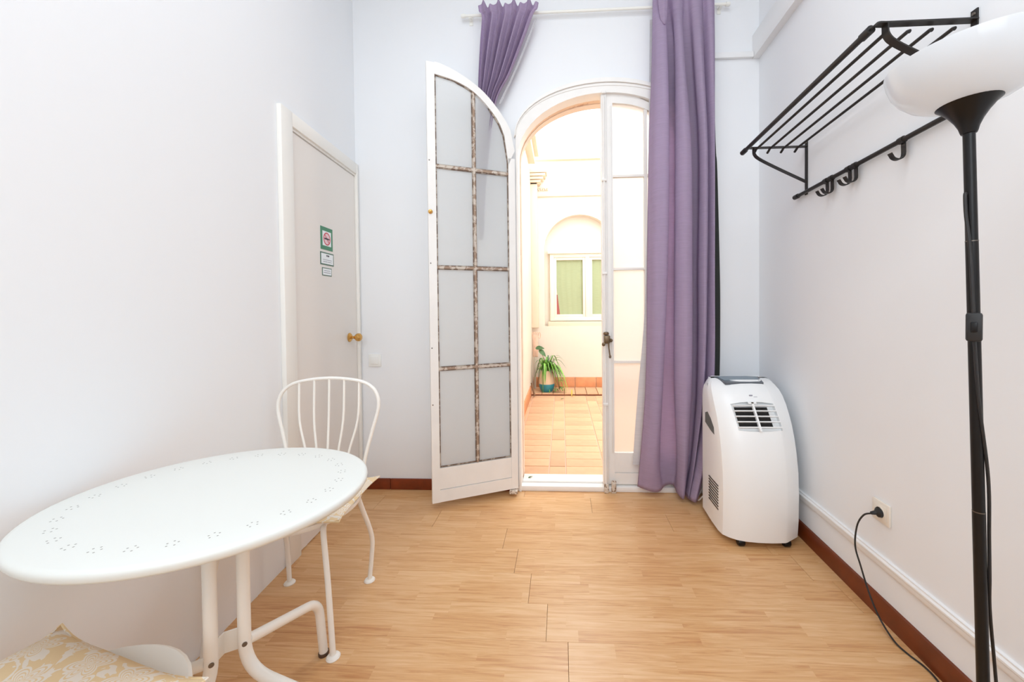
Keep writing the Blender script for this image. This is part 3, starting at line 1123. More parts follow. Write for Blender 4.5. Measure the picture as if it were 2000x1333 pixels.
def blade(bm, p0, az, out, up, droop, w):
    d = Vector((math.cos(az), math.sin(az), 0))
    side = Vector((-d.y, d.x, 0))
    N = 7
    prev = None
    for k in range(N + 1):
        t = k / N
        p = Vector(p0) + d * (out * t) + Vector((0, 0, up * math.sin(min(t * 1.35, 1.0) * PI / 2) - droop * max(0, t - 0.35) ** 1.7))
        ww = w * (1 - t) ** 0.6 * min(1, 0.4 + 3 * t) + 0.0006
        row = [bm.verts.new(p - side * ww), bm.verts.new(p + Vector((0, 0, -ww * 0.35))), bm.verts.new(p + side * ww)]
        if prev:
            for q in range(2):
                bm.faces.new((prev[q], prev[q + 1], row[q + 1], row[q]))
        prev = row


for k in range(140):
    bm = nb()
    az = rnd.uniform(0, 2 * PI)
    far = rnd.random()
    mx_ = 0.32 if math.cos(az) > 0 else 0.18
    if math.sin(az) > 0.2:
        mx_ = min(mx_, 0.22)
    if math.cos(az) < -0.2 and math.sin(az) < 0.2:
        mx_ = 0.12
    o_ = rnd.uniform(0.07, mx_)
    blade(bm, (PX + rnd.uniform(-0.04, 0.04), PY + rnd.uniform(-0.04, 0.04), PZ + 0.26), az, o_, rnd.uniform(0.05, 0.22) * (1.25 - far * 0.6),
          rnd.uniform(0.15, 0.9), rnd.uniform(0.009, 0.017))
    finish('leaf', bm, 'leaf' if k % 4 else 'leafdark', pp, recalc=False)


def broad_leaf(name, c, ax, up, L_, W_, parent, m):
    bm = nb()
    ax, up = Vector(ax).normalized(), Vector(up).normalized()
    sd = ax.cross(up)
    prof = [(0.0, 0.02), (0.12, 0.75), (0.35, 1.0), (0.65, 0.72), (0.88, 0.3), (1.0, 0.0)]
    prev = None
    for t, q in prof:
        p = Vector(c) + ax * (t - 0.1) * L_ - up * 0.05 * t * t * L_ * 4
        row = [bm.verts.new(p - sd * W_ * q / 2 + up * 0.15 * W_ * q), bm.verts.new(p), bm.verts.new(p + sd * W_ * q / 2 + up * 0.15 * W_ * q)]
        if prev:
            for k in range(2):
                bm.faces.new((prev[k], prev[k + 1], row[k + 1], row[k]))
        prev = row
    bmesh.ops.remove_doubles(bm, verts=bm.verts[:], dist=1e-5)
    return finish(name, bm, m, parent, recalc=False)


bm = nb()
tube(bm, smooth_path([(PX, PY, PZ + 0.25), (PX - 0.03, PY, PZ + 0.42), (PX - 0.10, PY, PZ + 0.56)], 4), 0.004, 6)
finish('stem', bm, 'stem', pp)
broad_leaf('broad_leaf', (PX - 0.135, PY, PZ + 0.57), (0.9, -0.3, 0.1), (0, -0.7, 0.7), 0.13, 0.075, pp, 'leafdark')
broad_leaf('broad_leaf', (PX - 0.09, PY, PZ + 0.54), (0.75, -0.2, -0.6), (0.3, -0.8, 0.5), 0.13, 0.07, pp, 'leafdark')
for k in range(7):
    bm = nb()
    az = rnd.uniform(-0.9, 0.4)
    x1, y1 = PX + rnd.uniform(0.10, 0.22), PY - rnd.uniform(0.0, 0.09)
    tube(bm, smooth_path([(PX + 0.04, PY - 0.03, PZ + 0.27), (x1 - 0.03, y1, PZ + 0.24), (x1, y1, PZ + 0.13), (x1 + rnd.uniform(-.02, .05), y1 - 0.02, PZ + 0.02)], 5), 0.0022, 5)
    finish('runner', bm, 'stem', pp)
for k in range(26):
    bm = nb()
    cx_, cy_ = PX + rnd.uniform(0.08, 0.27), PY - rnd.uniform(0.0, 0.10)
    blade(bm, (cx_, cy_, PZ + rnd.choice((0.012, 0.03, 0.06, 0.14))), rnd.uniform(0, 2 * PI), rnd.uniform(0.04, 0.11), rnd.uniform(0.01, 0.05), rnd.uniform(0.02, 0.09), 0.006)
    finish('leaf', bm, 'leafdark' if k % 2 else 'leaf', pp, recalc=False)

# fallen petal and dry leaves
bm = nb()
blade(bm, (0.118, 4.86, CZ + 0.004), 1.35, 0.015, 0.085, 0.02, 0.011)
blade(bm, (0.118, 4.86, CZ + 0.004), -0.9, 0.06, 0.012, 0.01, 0.010)
tag(finish('fallen_leaf', bm, 'yellow', None, recalc=False), 'yellowed leaf standing on the terracotta tiles by the step', 'leaf')
bm = nb()
blade(bm, (-0.02, 4.70, CZ + 0.003), 0.3, 0.05, 0.008, 0.0, 0.012)
tag(finish('fallen_leaf', bm, 'leafdark', None, recalc=False), 'small dark dry leaf lying in the middle of the courtyard tiles', 'leaf')
bm = nb()
blade(bm, (-0.232, YB + 0.085, 0.0465), 0.2, 0.03, 0.006, 0.0, 0.009)
tag(finish('fallen_leaf', bm, 'leafdark', None, recalc=False), 'small dry leaf lying on the white door threshold', 'leaf')

# wall-mounted clay scroll, pipe and stick in the corner
sc_ = thing('clay_wall_ornament', 'pale pink clay ornament with scrolled top hanging on the courtyard corner', 'ornament', (-0.35, FW - 0.05, 0.5))
bm = nb()
for k in range(4):
    pts = [(-0.385 + 0.026 * k + 0.016 * math.cos(a), FW - 0.105, 0.800 + 0.040 * math.sin(a)) for a in [2 * PI * q / 14 for q in range(14)]]
    tube(bm, pts, 0.007, 6, closed=True)
finish('scroll', bm, 'pinkclay', sc_)
finish('back_plate', boxes((-0.400, -0.325, FW - 0.115, FW - 0.09, 0.50, 0.80), bevel=0.01), 'pinkclay', sc_)
bm = nb()
tube(bm, [(-0.372, FW - 0.115, CZ + 0.03), (-0.372, FW - 0.115, 0.50)], 0.016, 10)
tag(finish('drain_pipe', bm, 'pipe', None), 'thin pale drain pipe in the courtyard corner behind the plant', 'pipe')
bm = nb()
tube(bm, [(-0.352, 4.80, CZ + 0.013), (-0.392, 4.84, CZ + 0.175)], 0.012, 8)
tag(finish('wooden_stick', bm, 'stem', None), 'short brown stick leaning beside the plant pot in the courtyard corner', 'stick')

# ------------------------------------------------------------------ curtain rod and curtains
YR = 2.388
YC = 2.345
ZR0, ZR1 = 3.005, 3.001
rod = thing('curtain_rod', 'thin white curtain rod above the arched doorway', 'curtain rod', (0.2, YR, ZR0))
bm = nb()
tube(bm, [(-0.586, YR, ZR0), (1.008, YR, ZR1)], 0.0085, 12)
finish('rod', bm, 'rod', rod)
for x_, z_, s_ in ((-0.586, ZR0, -1), (1.008, ZR1, 1)):
    bm = nb()
    lathe(bm, [(0.0, 0), (0.0125, 0), (0.0125, 0.016), (0.010, 0.024), (0.0, 0.026)], (x_, YR, z_), 14, (s_, 0, 0))
    finish('end_cap', bm, 'rod', rod)
for x_ in (-0.556, 0.980):
    finish('bracket', boxes((x_ - 0.008, x_ + 0.008, YR, YB, ZR0 - 0.014, ZR0 - 0.006), bevel=0.001), 'rod', rod)
    finish('bracket', boxes((x_ - 0.011, x_ + 0.011, YB - 0.004, YB, ZR0 - 0.035, ZR0 + 0.02), bevel=0.001), 'rod', rod)


def sheet(bm, rows, per=7, zsub=12):
    """rows: list of lists of (x, y, z), same length; smooth surface through them"""
    fine = [smooth_path(r, per) for r in rows]
    cols = list(zip(*fine))
    cols = [smooth_path(list(c), zsub) for c in cols]
    g = [[bm.verts.new(p) for p in c] for c in cols]
    for i_ in range(len(g) - 1):
        for k in range(len(g[0]) - 1):
            bm.faces.new((g[i_][k], g[i_ + 1][k], g[i_ + 1][k + 1], g[i_][k + 1]))
    return bm


def solidify(bm, th):
    bmesh.ops.solidify(bm, geom=bm.faces[:], thickness=th)
    return bm


def row(z, *pts):
    return [(x_, y_, (z if len(p_) == 0 else p_[0])) for x_, y_, *p_ in pts]


cr1 = thing('mauve_curtain', 'long mauve curtain hanging straight beside the portable air conditioner', 'curtain', (0.72, YR, 0.03))
F, Bk = 2.285, 2.385
rows_r = [
    row(3.080, (.560, 2.350), (.580, 2.325), (.610, 2.318), (.636, 2.335), (.645, 2.362), (.660, 2.365), (.676, 2.335), (.705, 2.320), (.735, 2.335), (.752, 2.362), (.772, 2.360),
        (.790, 2.330), (.822, 2.325), (.850, 2.345), (.862, 2.362), (.880, 2.330), (.905, 2.328), (.925, 2.350)),
    row(2.975, (.560, 2.348), (.580, 2.330), (.610, 2.325), (.636, 2.336), (.645, 2.360), (.662, 2.362), (.680, 2.335), (.705, 2.325), (.732, 2.338), (.752, 2.362), (.772, 2.360),
        (.790, 2.334), (.822, 2.328), (.850, 2.345), (.864, 2.360), (.882, 2.334), (.905, 2.330), (.925, 2.350)),
    row(2.60, (0.552, 2.349), (0.572, 2.297), (0.612, 2.280), (0.638, 2.309), (0.646, 2.373), (0.668, 2.379), (0.684, 2.323), (0.712, 2.287), (0.742, 2.316), (0.758, 2.376), (0.782, 2.379),
        (0.800, 2.323), (0.830, 2.297), (0.858, 2.330), (0.868, 2.371), (0.886, 2.323), (0.908, 2.316), (0.928, 2.353)),
    row(2.09, (0.532, 2.351), (0.558, 2.277), (0.612, 2.258), (0.640, 2.297), (0.646, 2.383), (0.670, 2.389), (0.678, 2.306), (0.722, 2.259), (0.770, 2.297), (0.778, 2.383), (0.812, 2.389),
        (0.826, 2.323), (0.848, 2.287), (0.872, 2.316), (0.880, 2.377), (0.896, 2.330), (0.912, 2.316), (0.926, 2.357)),
    row(1.40, (0.520, 2.351), (0.548, 2.268), (0.600, 2.254), (0.628, 2.297), (0.636, 2.387), (0.664, 2.393), (0.672, 2.306), (0.720, 2.254), (0.772, 2.294), (0.780, 2.385), (0.806, 2.391),
        (0.818, 2.323), (0.842, 2.280), (0.866, 2.312), (0.874, 2.377), (0.890, 2.330), (0.908, 2.312), (0.924, 2.357)),
    row(0.74, (0.508, 2.349), (0.535, 2.277), (0.575, 2.265), (0.602, 2.306), (0.622, 2.387), (0.658, 2.393), (0.668, 2.306), (0.718, 2.254), (0.768, 2.294), (0.780, 2.383), (0.800, 2.389),
        (0.812, 2.323), (0.832, 2.283), (0.850, 2.316), (0.858, 2.367), (0.868, 2.316), (0.892, 2.287), (0.916, 2.349)),
    row(0.30, (0.480, 2.367), (0.510, 2.312), (0.555, 2.297), (0.590, 2.338), (0.625, 2.389), (0.672, 2.395), (0.682, 2.316), (0.715, 2.265), (0.748, 2.301), (0.760, 2.373), (0.770, 2.377),
        (0.776, 2.323), (0.785, 2.283), (0.795, 2.306), (0.800, 2.349), (0.806, 2.297), (0.830, 2.258), (0.862, 2.309)),
    row(0.04, (0.462, 2.389, .055), (0.498, 2.359, .052), (0.550, 2.345, .042), (0.592, 2.351, .045), (0.632, 2.387, .062), (0.682, 2.397, .062), (0.688, 2.330, .045), (0.708, 2.287, .030),
        (0.726, 2.306, .030), (0.732, 2.361, .035), (0.735, 2.363, .035), (0.738, 2.330, .030), (0.742, 2.287, .028), (0.745, 2.301, .028), (0.747, 2.335, .03), (0.748, 2.297, .026),
        (0.768, 2.258, .026), (0.792, 2.277, .024)),
]
# the two deep folds are wider behind than at their mouths
for r_ in rows_r[2:7]:
    for k_, dx in ((4, -0.038), (5, 0.036), (9, -0.030), (10, 0.020)):
        r_[k_] = (r_[k_][0] + dx, min(r_[k_][1], 2.388), r_[k_][2])
bm = nb()
sheet(bm, rows_r, 6, 10)
solidify(bm, 0.003)
finish('cloth', bm, 'purple', cr1, smooth=75)
# bottom hem and header flap
fl_pts = [[(0.572, 2.300, 3.10), (0.600, 2.290, 3.10), (0.640, 2.300, 3.10)], [(0.576, 2.302, 3.03), (0.606, 2.288, 3.03), (0.638, 2.300, 3.03)],
          [(0.584, 2.306, 2.95), (0.612, 2.292, 2.94), (0.636, 2.302, 2.93)], [(0.596, 2.308, 2.875), (0.616, 2.296, 2.865), (0.632, 2.304, 2.872)],
          [(0.612, 2.309, 2.842), (0.620, 2.300, 2.836), (0.628, 2.306, 2.842)]]
bm = nb()
sheet(bm, fl_pts, 6, 6)
solidify(bm, 0.006)
tag(finish('header_flap', bm, 'purple', cr1, smooth=75), 'folded corner of the curtain heading')
lin = [[(x_, y_, z_) for x_, y_ in ((xl_, 2.417), (xl_ + 0.03, 2.412), (xl_ + 0.06, 2.418), (xl_ + 0.10, 2.420))]
       for xl_, z_ in ((0.56, 2.95), (0.545, 2.0), (0.534, 1.60), (0.515, 1.10), (0.470, 0.60), (0.438, 0.18))]
bm = nb()
sheet(bm, lin, 4, 6)
tag(finish('lining', bm, 'lining', cr1, smooth=75), 'pale grey lining showing at the left edge')
lin = [[(0.80, 2.400, z_), (0.87, 2.408, z_), (xr_, 2.396, z_)] for xr_, z_ in ((0.930, 2.90), (0.948, 2.18), (0.958, 2.0), (0.972, 1.36), (0.973, 1.04), (0.968, 0.72), (0.95, 0.3))]  # one even charcoal sheet behind the right curtain edge
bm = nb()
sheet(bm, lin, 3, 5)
tag(finish('lining', bm, 'darksheet', cr1, smooth=75), 'charcoal sheet showing at the right edge')

cr2 = thing('mauve_curtain', 'short gathered mauve curtain pulled aside above the open glazed leaf', 'curtain', (-0.4, YR, 1.6))
tx = [-0.486 + 0.355 * k / 20 for k in range(21)]
bx = [-0.500 + 0.112 * k / 20 for k in range(21)]


def gath(z, xs, amp, ph=0.0, zs=0.0):
    return [(x_, YC - 0.012 + amp * math.sin(k * PI * 0.8 + ph), z + zs * (1 if k % 5 in (1, 2) else 0)) for k, x_ in enumerate(xs)]


def mixx(a, b, t, bulge=0.0):
    return [p + (q - p) * t + bulge * math.sin(PI * i_ / 20) for i_, (p, q) in enumerate(zip(a, b))]


w1 = [-0.492 + 0.370 * k / 20 for k in range(21)]
rows_l = [gath(3.022, w1, 0.020, 0, 0.018), gath(2.985, tx, 0.014), gath(2.955, [-0.470 + 0.315 * k / 20 for k in range(21)], 0.018),
          gath(2.80, mixx([-0.478 + 0.300 * k / 20 for k in range(21)], bx, 0.18), 0.028), gath(2.60, mixx(tx, bx, 0.66), 0.026), gath(2.43, bx, 0.020),
          gath(2.10, [-0.512 + 0.075 * k / 20 for k in range(21)], 0.013), gath(1.80, [-0.512 + 0.045 * k / 20 for k in range(21)], 0.008),
          gath(1.60, [-0.506 + 0.03 * k / 20 for k in range(21)], 0.006)]
bm = nb()
sheet(bm, rows_l, 4, 8)
solidify(bm, 0.0025)
finish('cloth', bm, 'purple', cr2, smooth=75)
bm = nb()
ln = [[(x_ + 0.004, YC + 0.020, z_), (x_ + 0.012, YC + 0.012, z_), (x_ + 0.020, YC + 0.022, z_)] for x_, z_ in ((-0.160, 2.94), (-0.20, 2.84), (-0.250, 2.72), (-0.315, 2.58), (-0.385, 2.44))]
sheet(bm, ln, 3, 5)
tag(finish('lining', bm, 'lining', cr2, smooth=75), 'white lining edge along the right side')

# ------------------------------------------------------------------ portable air conditioner
ac = thing('air_conditioner', 'white portable air conditioner standing on the floor in the right corner', 'air conditioner', (0.97, 2.05, 0))
LV = [(0.034, 1.866, 1), (0.12, 1.858, 1), (0.24, 1.855, 1), (0.355, 1.860, 1), (0.45, 1.876, 1), (0.52, 1.894, 1), (0.58, 1.916, 1), (0.62, 1.936, 1),
      (0.665, 1.963, 1), (0.705, 1.992, .99), (0.732, 2.018, .965), (0.752, 2.042, .92), (0.765, 2.060, .87), (0.774, 2.076, .83), (0.779, 2.092, .80)]
yb = 2.240
XC = 0.975
bm = nb()
rings = []
for z, yf, s in LV:
    b_ = yb - (1 - s) * 0.12
    pts = [(.815, b_), (.792, b_ - .045), (.786, (yf + b_) / 2), (.786, yf + .100), (.793, yf + .066), (.814, yf + .042), (.845, yf + .021), (.885, yf + .008), (.935, yf + .001), (1.000, yf - .001), (1.062, yf + .003),
           (1.076, yf + .008), (1.152, yf + .056), (1.163, yf + .085), (1.166, (yf + b_) / 2), (1.160, b_ - .045), (1.135, b_)]
    rings.append([bm.verts.new((XC + (x_ - XC) * s, y_, z)) for x_, y_ in pts])
for a_, b_ in zip(rings, rings[1:]):
    for k in range(len(a_)):
        bm.faces.new((a_[k], a_[(k + 1) % len(a_)], b_[(k + 1) % len(a_)], b_[k]))
bm.faces.new(rings[0][::-1])
bm.faces.new(rings[-1])
body = finish('body', bm, 'plastic', ac, smooth=17)
# sloped outlet grille: a real recess cut into the body
GC = Vector((0.963, 1.938, 0.627))
GU = Vector((0, 0.067, 0.118)).normalized()
GN = Vector((0, -0.118, 0.067)).normalized()
def gfn(a, b, d):
    return GC + Vector((a - 0.004 * (b / 0.06), 0, 0)) + GU * b + GN * d
def gbox(a0, a1, b0, b1, d0, d1_):
    bm_ = nb()
    prism(bm_, [(a0, b0), (a1, b0), (a1, b1), (a0, b1)], gfn, d0, d1_)
    return bm_
bm = nb()
prism(bm, [(-0.098, -0.066), (-0.05, -0.073), (0.0, -0.075), (0.05, -0.073), (0.112, -0.066), (0.106, 0.066), (0.05, 0.073), (0.0, 0.075), (-0.05, 0.073), (-0.102, 0.066)], gfn, -0.030, 0.05)
cut = finish('cutter', bm, 'plastic', None, smooth=0)
cut.parent = ac
cut.data.transform(world_matrix(ac).inverted())
md = body.modifiers.new('recess', 'BOOLEAN')
md.object, md.operation, md.solver = cut, 'DIFFERENCE', 'EXACT'
bpy.context.view_layer.update()
ev = body.evaluated_get(bpy.context.evaluated_depsgraph_get())
nm = bpy.data.meshes.new_from_object(ev)
body.modifiers.clear()
body.data = nm
bpy.data.objects.remove(cut)
finish('grille_back', gbox(-0.085, 0.078, -0.052, 0.052, -0.0295, -0.0265), 'dark', ac)
for k in range(5):
    b_ = -0.056 + 0.0270 * k
    finish('slat', gbox(-0.0995 + 0.0006 * k, 0.1085 - 0.0008 * k, b_, b_ + 0.0045, -0.014, 0.001), 'plastic', ac)
finish('centre_bar', gbox(-0.0045, 0.0045, -0.0745, 0.0745, -0.010, 0.003), 'plastic', ac)
finish('latch_plate', gbox(-0.020, 0.020, 0.062, 0.072, -0.004, 0.001), 'plastic', ac)
tag(finish('latch', gbox(-0.006, 0.004, 0.0635, 0.0695, 0.003, 0.005), 'slot', ac), 'small dark latch above the grille')
bm = nb()
fn_logo = lambda a, b, d: Vector((0.965 + a, 2.0020, 0.7155)) + GU * b + GN * d
prism(bm, [(-0.008, -0.003), (0.008, -0.003), (0.008, 0.003), (-0.008, 0.003)], fn_logo, -0.002, 0.0035)
prism(bm, [(0.012, -0.009), (0.03, -0.009), (0.03, -0.007), (0.012, -0.007)], fn_logo, -0.002, 0.0035)
finish('small_emblem', bm, 'inkgrey', ac)
# control panel on the top
TP = Vector((0.962, 2.105, 0.7765))
TU = Vector((0, 1, 0.14)).normalized()
TN = Vector((0, -0.14, 1)).normalized()
tfn = lambda a, b, d: TP + Vector((a, 0, 0)) + TU * b + TN * d
bm = nb()
prism(bm, [(-0.098, -0.045), (0.098, -0.045), (0.118, 0.055), (0.06, 0.064), (-0.06, 0.064), (-0.118, 0.055)], tfn, -0.012, 0.001)
cp = finish('control_panel', bm, 'panelframe', ac)
bm = nb()
prism(bm, [(-0.092, -0.015), (0.092, -0.015), (0.105, 0.050), (0.055, 0.058), (-0.055, 0.058), (-0.105, 0.050)], tfn, 0.001, 0.003)
finish('display', bm, 'panel', cp)
# grip and side grille on the left cheek
bm = nb()
prism(bm, [(2.135, 0.592), (2.105, 0.604), (2.06, 0.582), (2.018, 0.545), (2.012, 0.510), (2.06, 0.518), (2.135, 0.540)], lambda a, b, d: Vector((0.7875 - d, a, b)), -0.002, 0.003)
tag(finish('side_grip', bm, 'handlegrey', ac), 'dark grey carrying grip')
for k in range(9):
    z = 0.140 + 0.0150 * k
    bm = nb()
    tilt = 0.0
    prism(bm, [(1.962, z), (2.085, z + tilt), (2.085, z + 0.006 + tilt), (1.962, z + 0.006)], lambda a, b, d: Vector((0.7865 - d, a, b)), -0.002, 0.003)
    finish('side_slot', bm, 'slot', ac)
for (x_, y_) in ((0.868, 1.900), (1.085, 1.900), (0.85, 2.20), (1.11, 2.20)):
    bm = nb()
    lathe(bm, [(0.0, -0.016), (0.016, -0.016), (0.0195, -0.011), (0.0195, 0.011), (0.016, 0.016), (0.0, 0.016)], (x_, y_, 0.0197), 16, (1, 0, 0))
    box(bm, x_ - 0.009, x_ + 0.009, y_ - 0.008, y_ + 0.008, 0.024, 0.036)
    finish('caster', bm, 'lampblack', ac)
bm = nb()
tube(bm, smooth_path([(0.840, 2.244, 0.070), (0.822, 2.268, 0.060), (0.808, 2.292, 0.025), (0.806, 2.330, 0.006), (0.835, 2.385, 0.006), (0.88, 2.412, 0.05)], 6), 0.004, 8)
tag(finish('cable', bm, 'plastic2', ac), 'thin white mains cable')

# ------------------------------------------------------------------ luggage rack on the right wall
rk = thing('luggage_rack', 'black metal wall rack with five shelf bars and a hook rail below', 'rack', rwall(1.55, 1.85, 0), 0.0)
YL, YRt = 1.945, 1.160
zr = lambda y, a, b: a + (b - a) * (YL - y) / (YL - YRt)      # the far end hangs a little lower


def rp(y, d, z0, z1):
    p = rwall(y, zr(y, z0, z1), d)
    return p


# front rail
pA, pB = Vector((0.932, 2.012, 1.960)), Vector((0.905, 1.172, 1.978))
bm = nb()
tube(bm, [pA, pB], 0.0095, 12)
fr_ = finish('front_rail', bm, 'black', rk)
for p, q in ((pA, pB), (pB, pA)):
    d_ = (p - q).normalized()
    bm = nb()
    tube(bm, [p - d_ * 0.03, p + d_ * 0.004], 0.0125, 12)
    finish('end_cap', bm, 'black', fr_)
for k, d_ in enumerate((0.245, 0.181, 0.117, 0.052)):
    bm = nb()
    a_, b_ = rp(YL - 0.012, d_, 1.946, 1.974), rp(YRt + 0.012, d_ * 0.94, 1.946, 1.974)
    tube(bm, [a_ + Vector((0, 0.022, -0.012)), a_ + Vector((0, 0.006, -0.004)), a_, b_, b_ + Vector((0, -0.005, -0.003))], 0.0055, 10)
    finish('shelf_bar', bm, 'black', rk)
for y_, zz, xf in ((YL, 1.955, 0.945), (YRt, 1.985, 0.930)):
    xw = RW(y_)
    bm = nb()
    rx, rz_ = xf - 0.030, zz - 0.004
    strip(bm, smooth_path([(xw - 0.002, y_, zz), (xf + 0.10, y_, zz), (xf + 0.012, y_, zz), (rx + 0.012, y_, rz_ + 0.004), (rx, y_, rz_ - 0.006)], 5), (0, 1, 0), 0.022, 0.004)
    br = finish('bracket', bm, 'black', rk)
    bm = nb()
    strip(bm, smooth_path([(xf + 0.008, y_, zz - 0.002), (xf + 0.012, y_, zz - 0.032), (xf + 0.040, y_, zz - 0.058), (xf + 0.132, y_, zz - 0.108), (xw - 0.004, y_, zz - 0.172)], 7), (0, 1, 0), 0.022, 0.004)
    finish('brace', bm, 'black', br)
    bm = nb()
    strip(bm, [(xw - 0.003, y_, zz + 0.030), (xw - 0.003, y_, zz - 0.235)], (0, 1, 0), 0.018, 0.004)
    finish('wall_plate', bm, 'black', br)
    bm = nb()
    lathe(bm, [(0.0, 0), (0.005, 0), (0.004, 0.003), (0.0, 0.0035)], (xw - 0.005, y_, zz + 0.018), 10, (-1, 0, 0))
    finish('screw', bm, 'screw', br)
# hook rail
hA, hB = rp(2.010, 0.020, 1.727, 1.747), rp(1.105, 0.020, 1.727, 1.747)
bm = nb()
tube(bm, [hA, hB], 0.0085, 12)
hr = finish('hook_rail', bm, 'black', rk)
d_ = (hA - hB).normalized()
for p, s_ in ((hA, 1), (hB, -1)):
    bm = nb()
    tube(bm, [p - d_ * 0.028 * s_, p + d_ * 0.003 * s_], 0.0115, 12)
    finish('end_cap', bm, 'black', hr)
for y_ in (1.772, 1.738, 1.632, 1.598, 1.378):
    c = rp(y_, 0.020, 1.727, 1.747)
    bm = nb()
    t = (hB - hA).normalized()
    tube(bm, [c - t * 0.010, c + t * 0.010], 0.0118, 12)
    pts = [c + Vector((0.005, 0, -0.004)), c + Vector((0.006, 0, -0.042))] + \
          [c + Vector((-0.015 + 0.021 * math.cos(a), 0, -0.046 - 0.020 * math.sin(a))) for a in [PI * q / 10 for q in range(1, 10)]] + \
          [c + Vector((-0.040, 0, -0.044))]
    strip(bm, pts, (0, 1, 0), 0.016, 0.004)
    finish('hook', bm, 'black', rk)

# ------------------------------------------------------------------ floor lamp
LY = 0.88
lb, lt = Vector((0.938, LY, 0.0)), Vector((0.887, LY, 1.552))
lpt = lambda z: lb.lerp(lt, z / 1.552)
lamp = thing('floor_lamp', 'black uplighter floor lamp with a white opal bowl shade', 'floor lamp', lb)
bm = nb()
lathe(bm, [(0.0, 0), (0.135, 0), (0.140, 0.006), (0.138, 0.016), (0.120, 0.022), (0.03, 0.027), (0.014, 0.034), (0.0, 0.036)], lb, 40)
finish('base', bm, 'lampblack', lamp)
bm = nb()
tube(bm, [lpt(0.03), lpt(0.72)], 0.0105, 16)
tube(bm, [lpt(0.72), lpt(1.315)], 0.0102, 16)
tube(bm, [lpt(1.315), lt], 0.0099, 16)
po = finish('pole', bm, 'lampblack', lamp)
bm = nb()
for z in (1.315, 0.72):
    tube(bm, [lpt(z - 0.0010), lpt(z + 0.0010)], 0.0106, 16)
tag(finish('joint_ring', bm, 'screw', po), 'thin bright joint ring')
# cord leaves the pole through a hole, runs down its front to the inline switch
FRONT, SIDE = Vector((-0.71, -0.70, 0)), Vector((-0.70, 0.71, 0))
T_sw = Matrix.Translation(lpt(1.128)) @ Matrix(((SIDE.x, FRONT.x, 0, 0), (SIDE.y, FRONT.y, 0, 0), (0, 0, 1, 0), (0, 0, 0, 1)))
bm = nb()
box(bm, -0.0125, 0.0125, 0.006, 0.026, -0.031, 0.031, bevel=0.005, T=T_sw)
sw = finish('inline_switch', bm, 'cord', lamp)
finish('rocker', box(nb(), -0.005, 0.005, 0.025, 0.0295, -0.011, 0.011, bevel=0.002, T=T_sw), 'lampblack', sw)
bm = nb()
pts = [lpt(1.418) + SIDE * 0.006 + FRONT * 0.006, lpt(1.414) + SIDE * 0.008 + FRONT * 0.0125, lpt(1.37) + SIDE * 0.0075 + FRONT * 0.013, lpt(1.30) + SIDE * 0.003 + FRONT * 0.014,
       lpt(1.155) + FRONT * 0.015]
tube(bm, smooth_path(pts, 6), 0.0033, 8)
finish('cord', bm, 'cord', lamp)
bm = nb()
pts = [lpt(1.10) + FRONT * 0.015, lpt(0.97) + FRONT * 0.012 - SIDE * 0.004, lpt(0.80) + Vector((0.011, -0.010, 0)), lpt(0.66) + Vector((0.014, -0.006, 0)), lpt(0.58) + Vector((0.011, -0.008, 0)),
       lpt(0.50) + Vector((0.018, 0.0, 0)), lpt(0.36) + Vector((0.036, 0.01, 0)), lpt(0.22) + Vector((0.044, 0.01, 0)), lpt(0.06) + Vector((0.075, 0.03, 0)), (1.04, 1.00, 0.006),
       (1.12, 1.10, 0.0035), (1.158, 1.223, 0.0035), (1.162, 1.275, 0.0035), (1.150, 1.318, 0.0035), (1.143, 1.365, 0.008), (1.146, 1.428, 0.035), (1.147, 1.476, 0.088), (1.146, 1.517, 0.166),
       (1.142, 1.540, 0.232), (1.140, 1.528, 0.318), (1.140, 1.497, 0.376), (1.150, 1.474, 0.396), (1.160, 1.474, 0.398)]
tube(bm, smooth_path(pts, 8), 0.0030, 8)
finish('cord', bm, 'cord', lamp)
bm = nb()
tube(bm, [(1.150, 1.474, 0.397), (1.166, 1.474, 0.399), (1.172, 1.473, 0.400), (1.189, 1.472, 0.400)], [0.0055, 0.008, 0.0165, 0.0185], 14)
finish('plug', bm, 'cord', lamp)
# cone and shade
ax = (lt - lb).normalized()
bm = nb()
lathe(bm, [(0.0, -0.004), (0.0125, -0.004), (0.0140, 0.0), (0.0165, 0.010), (0.0225, 0.024), (0.0315, 0.039), (0.0425, 0.053), (0.0515, 0.061), (0.0515, 0.0625), (0.0, 0.0625)], lt, 40, ax)
finish('cone_holder', bm, 'lampblack', lamp)
bm = nb()
prof = [(0.0, 0.0605), (0.050, 0.0605), (0.073, 0.068), (0.095, 0.081), (0.113, 0.099), (0.1255, 0.120), (0.1325, 0.142), (0.1355, 0.161), (0.1320, 0.1615),
        (0.1290, 0.142), (0.1220, 0.122), (0.1100, 0.102), (0.0925, 0.0845), (0.071, 0.0715), (0.0, 0.0635)]
lathe(bm, prof, lt, 56, ax, cap=False)
finish('shade', bm, 'opal', lamp)

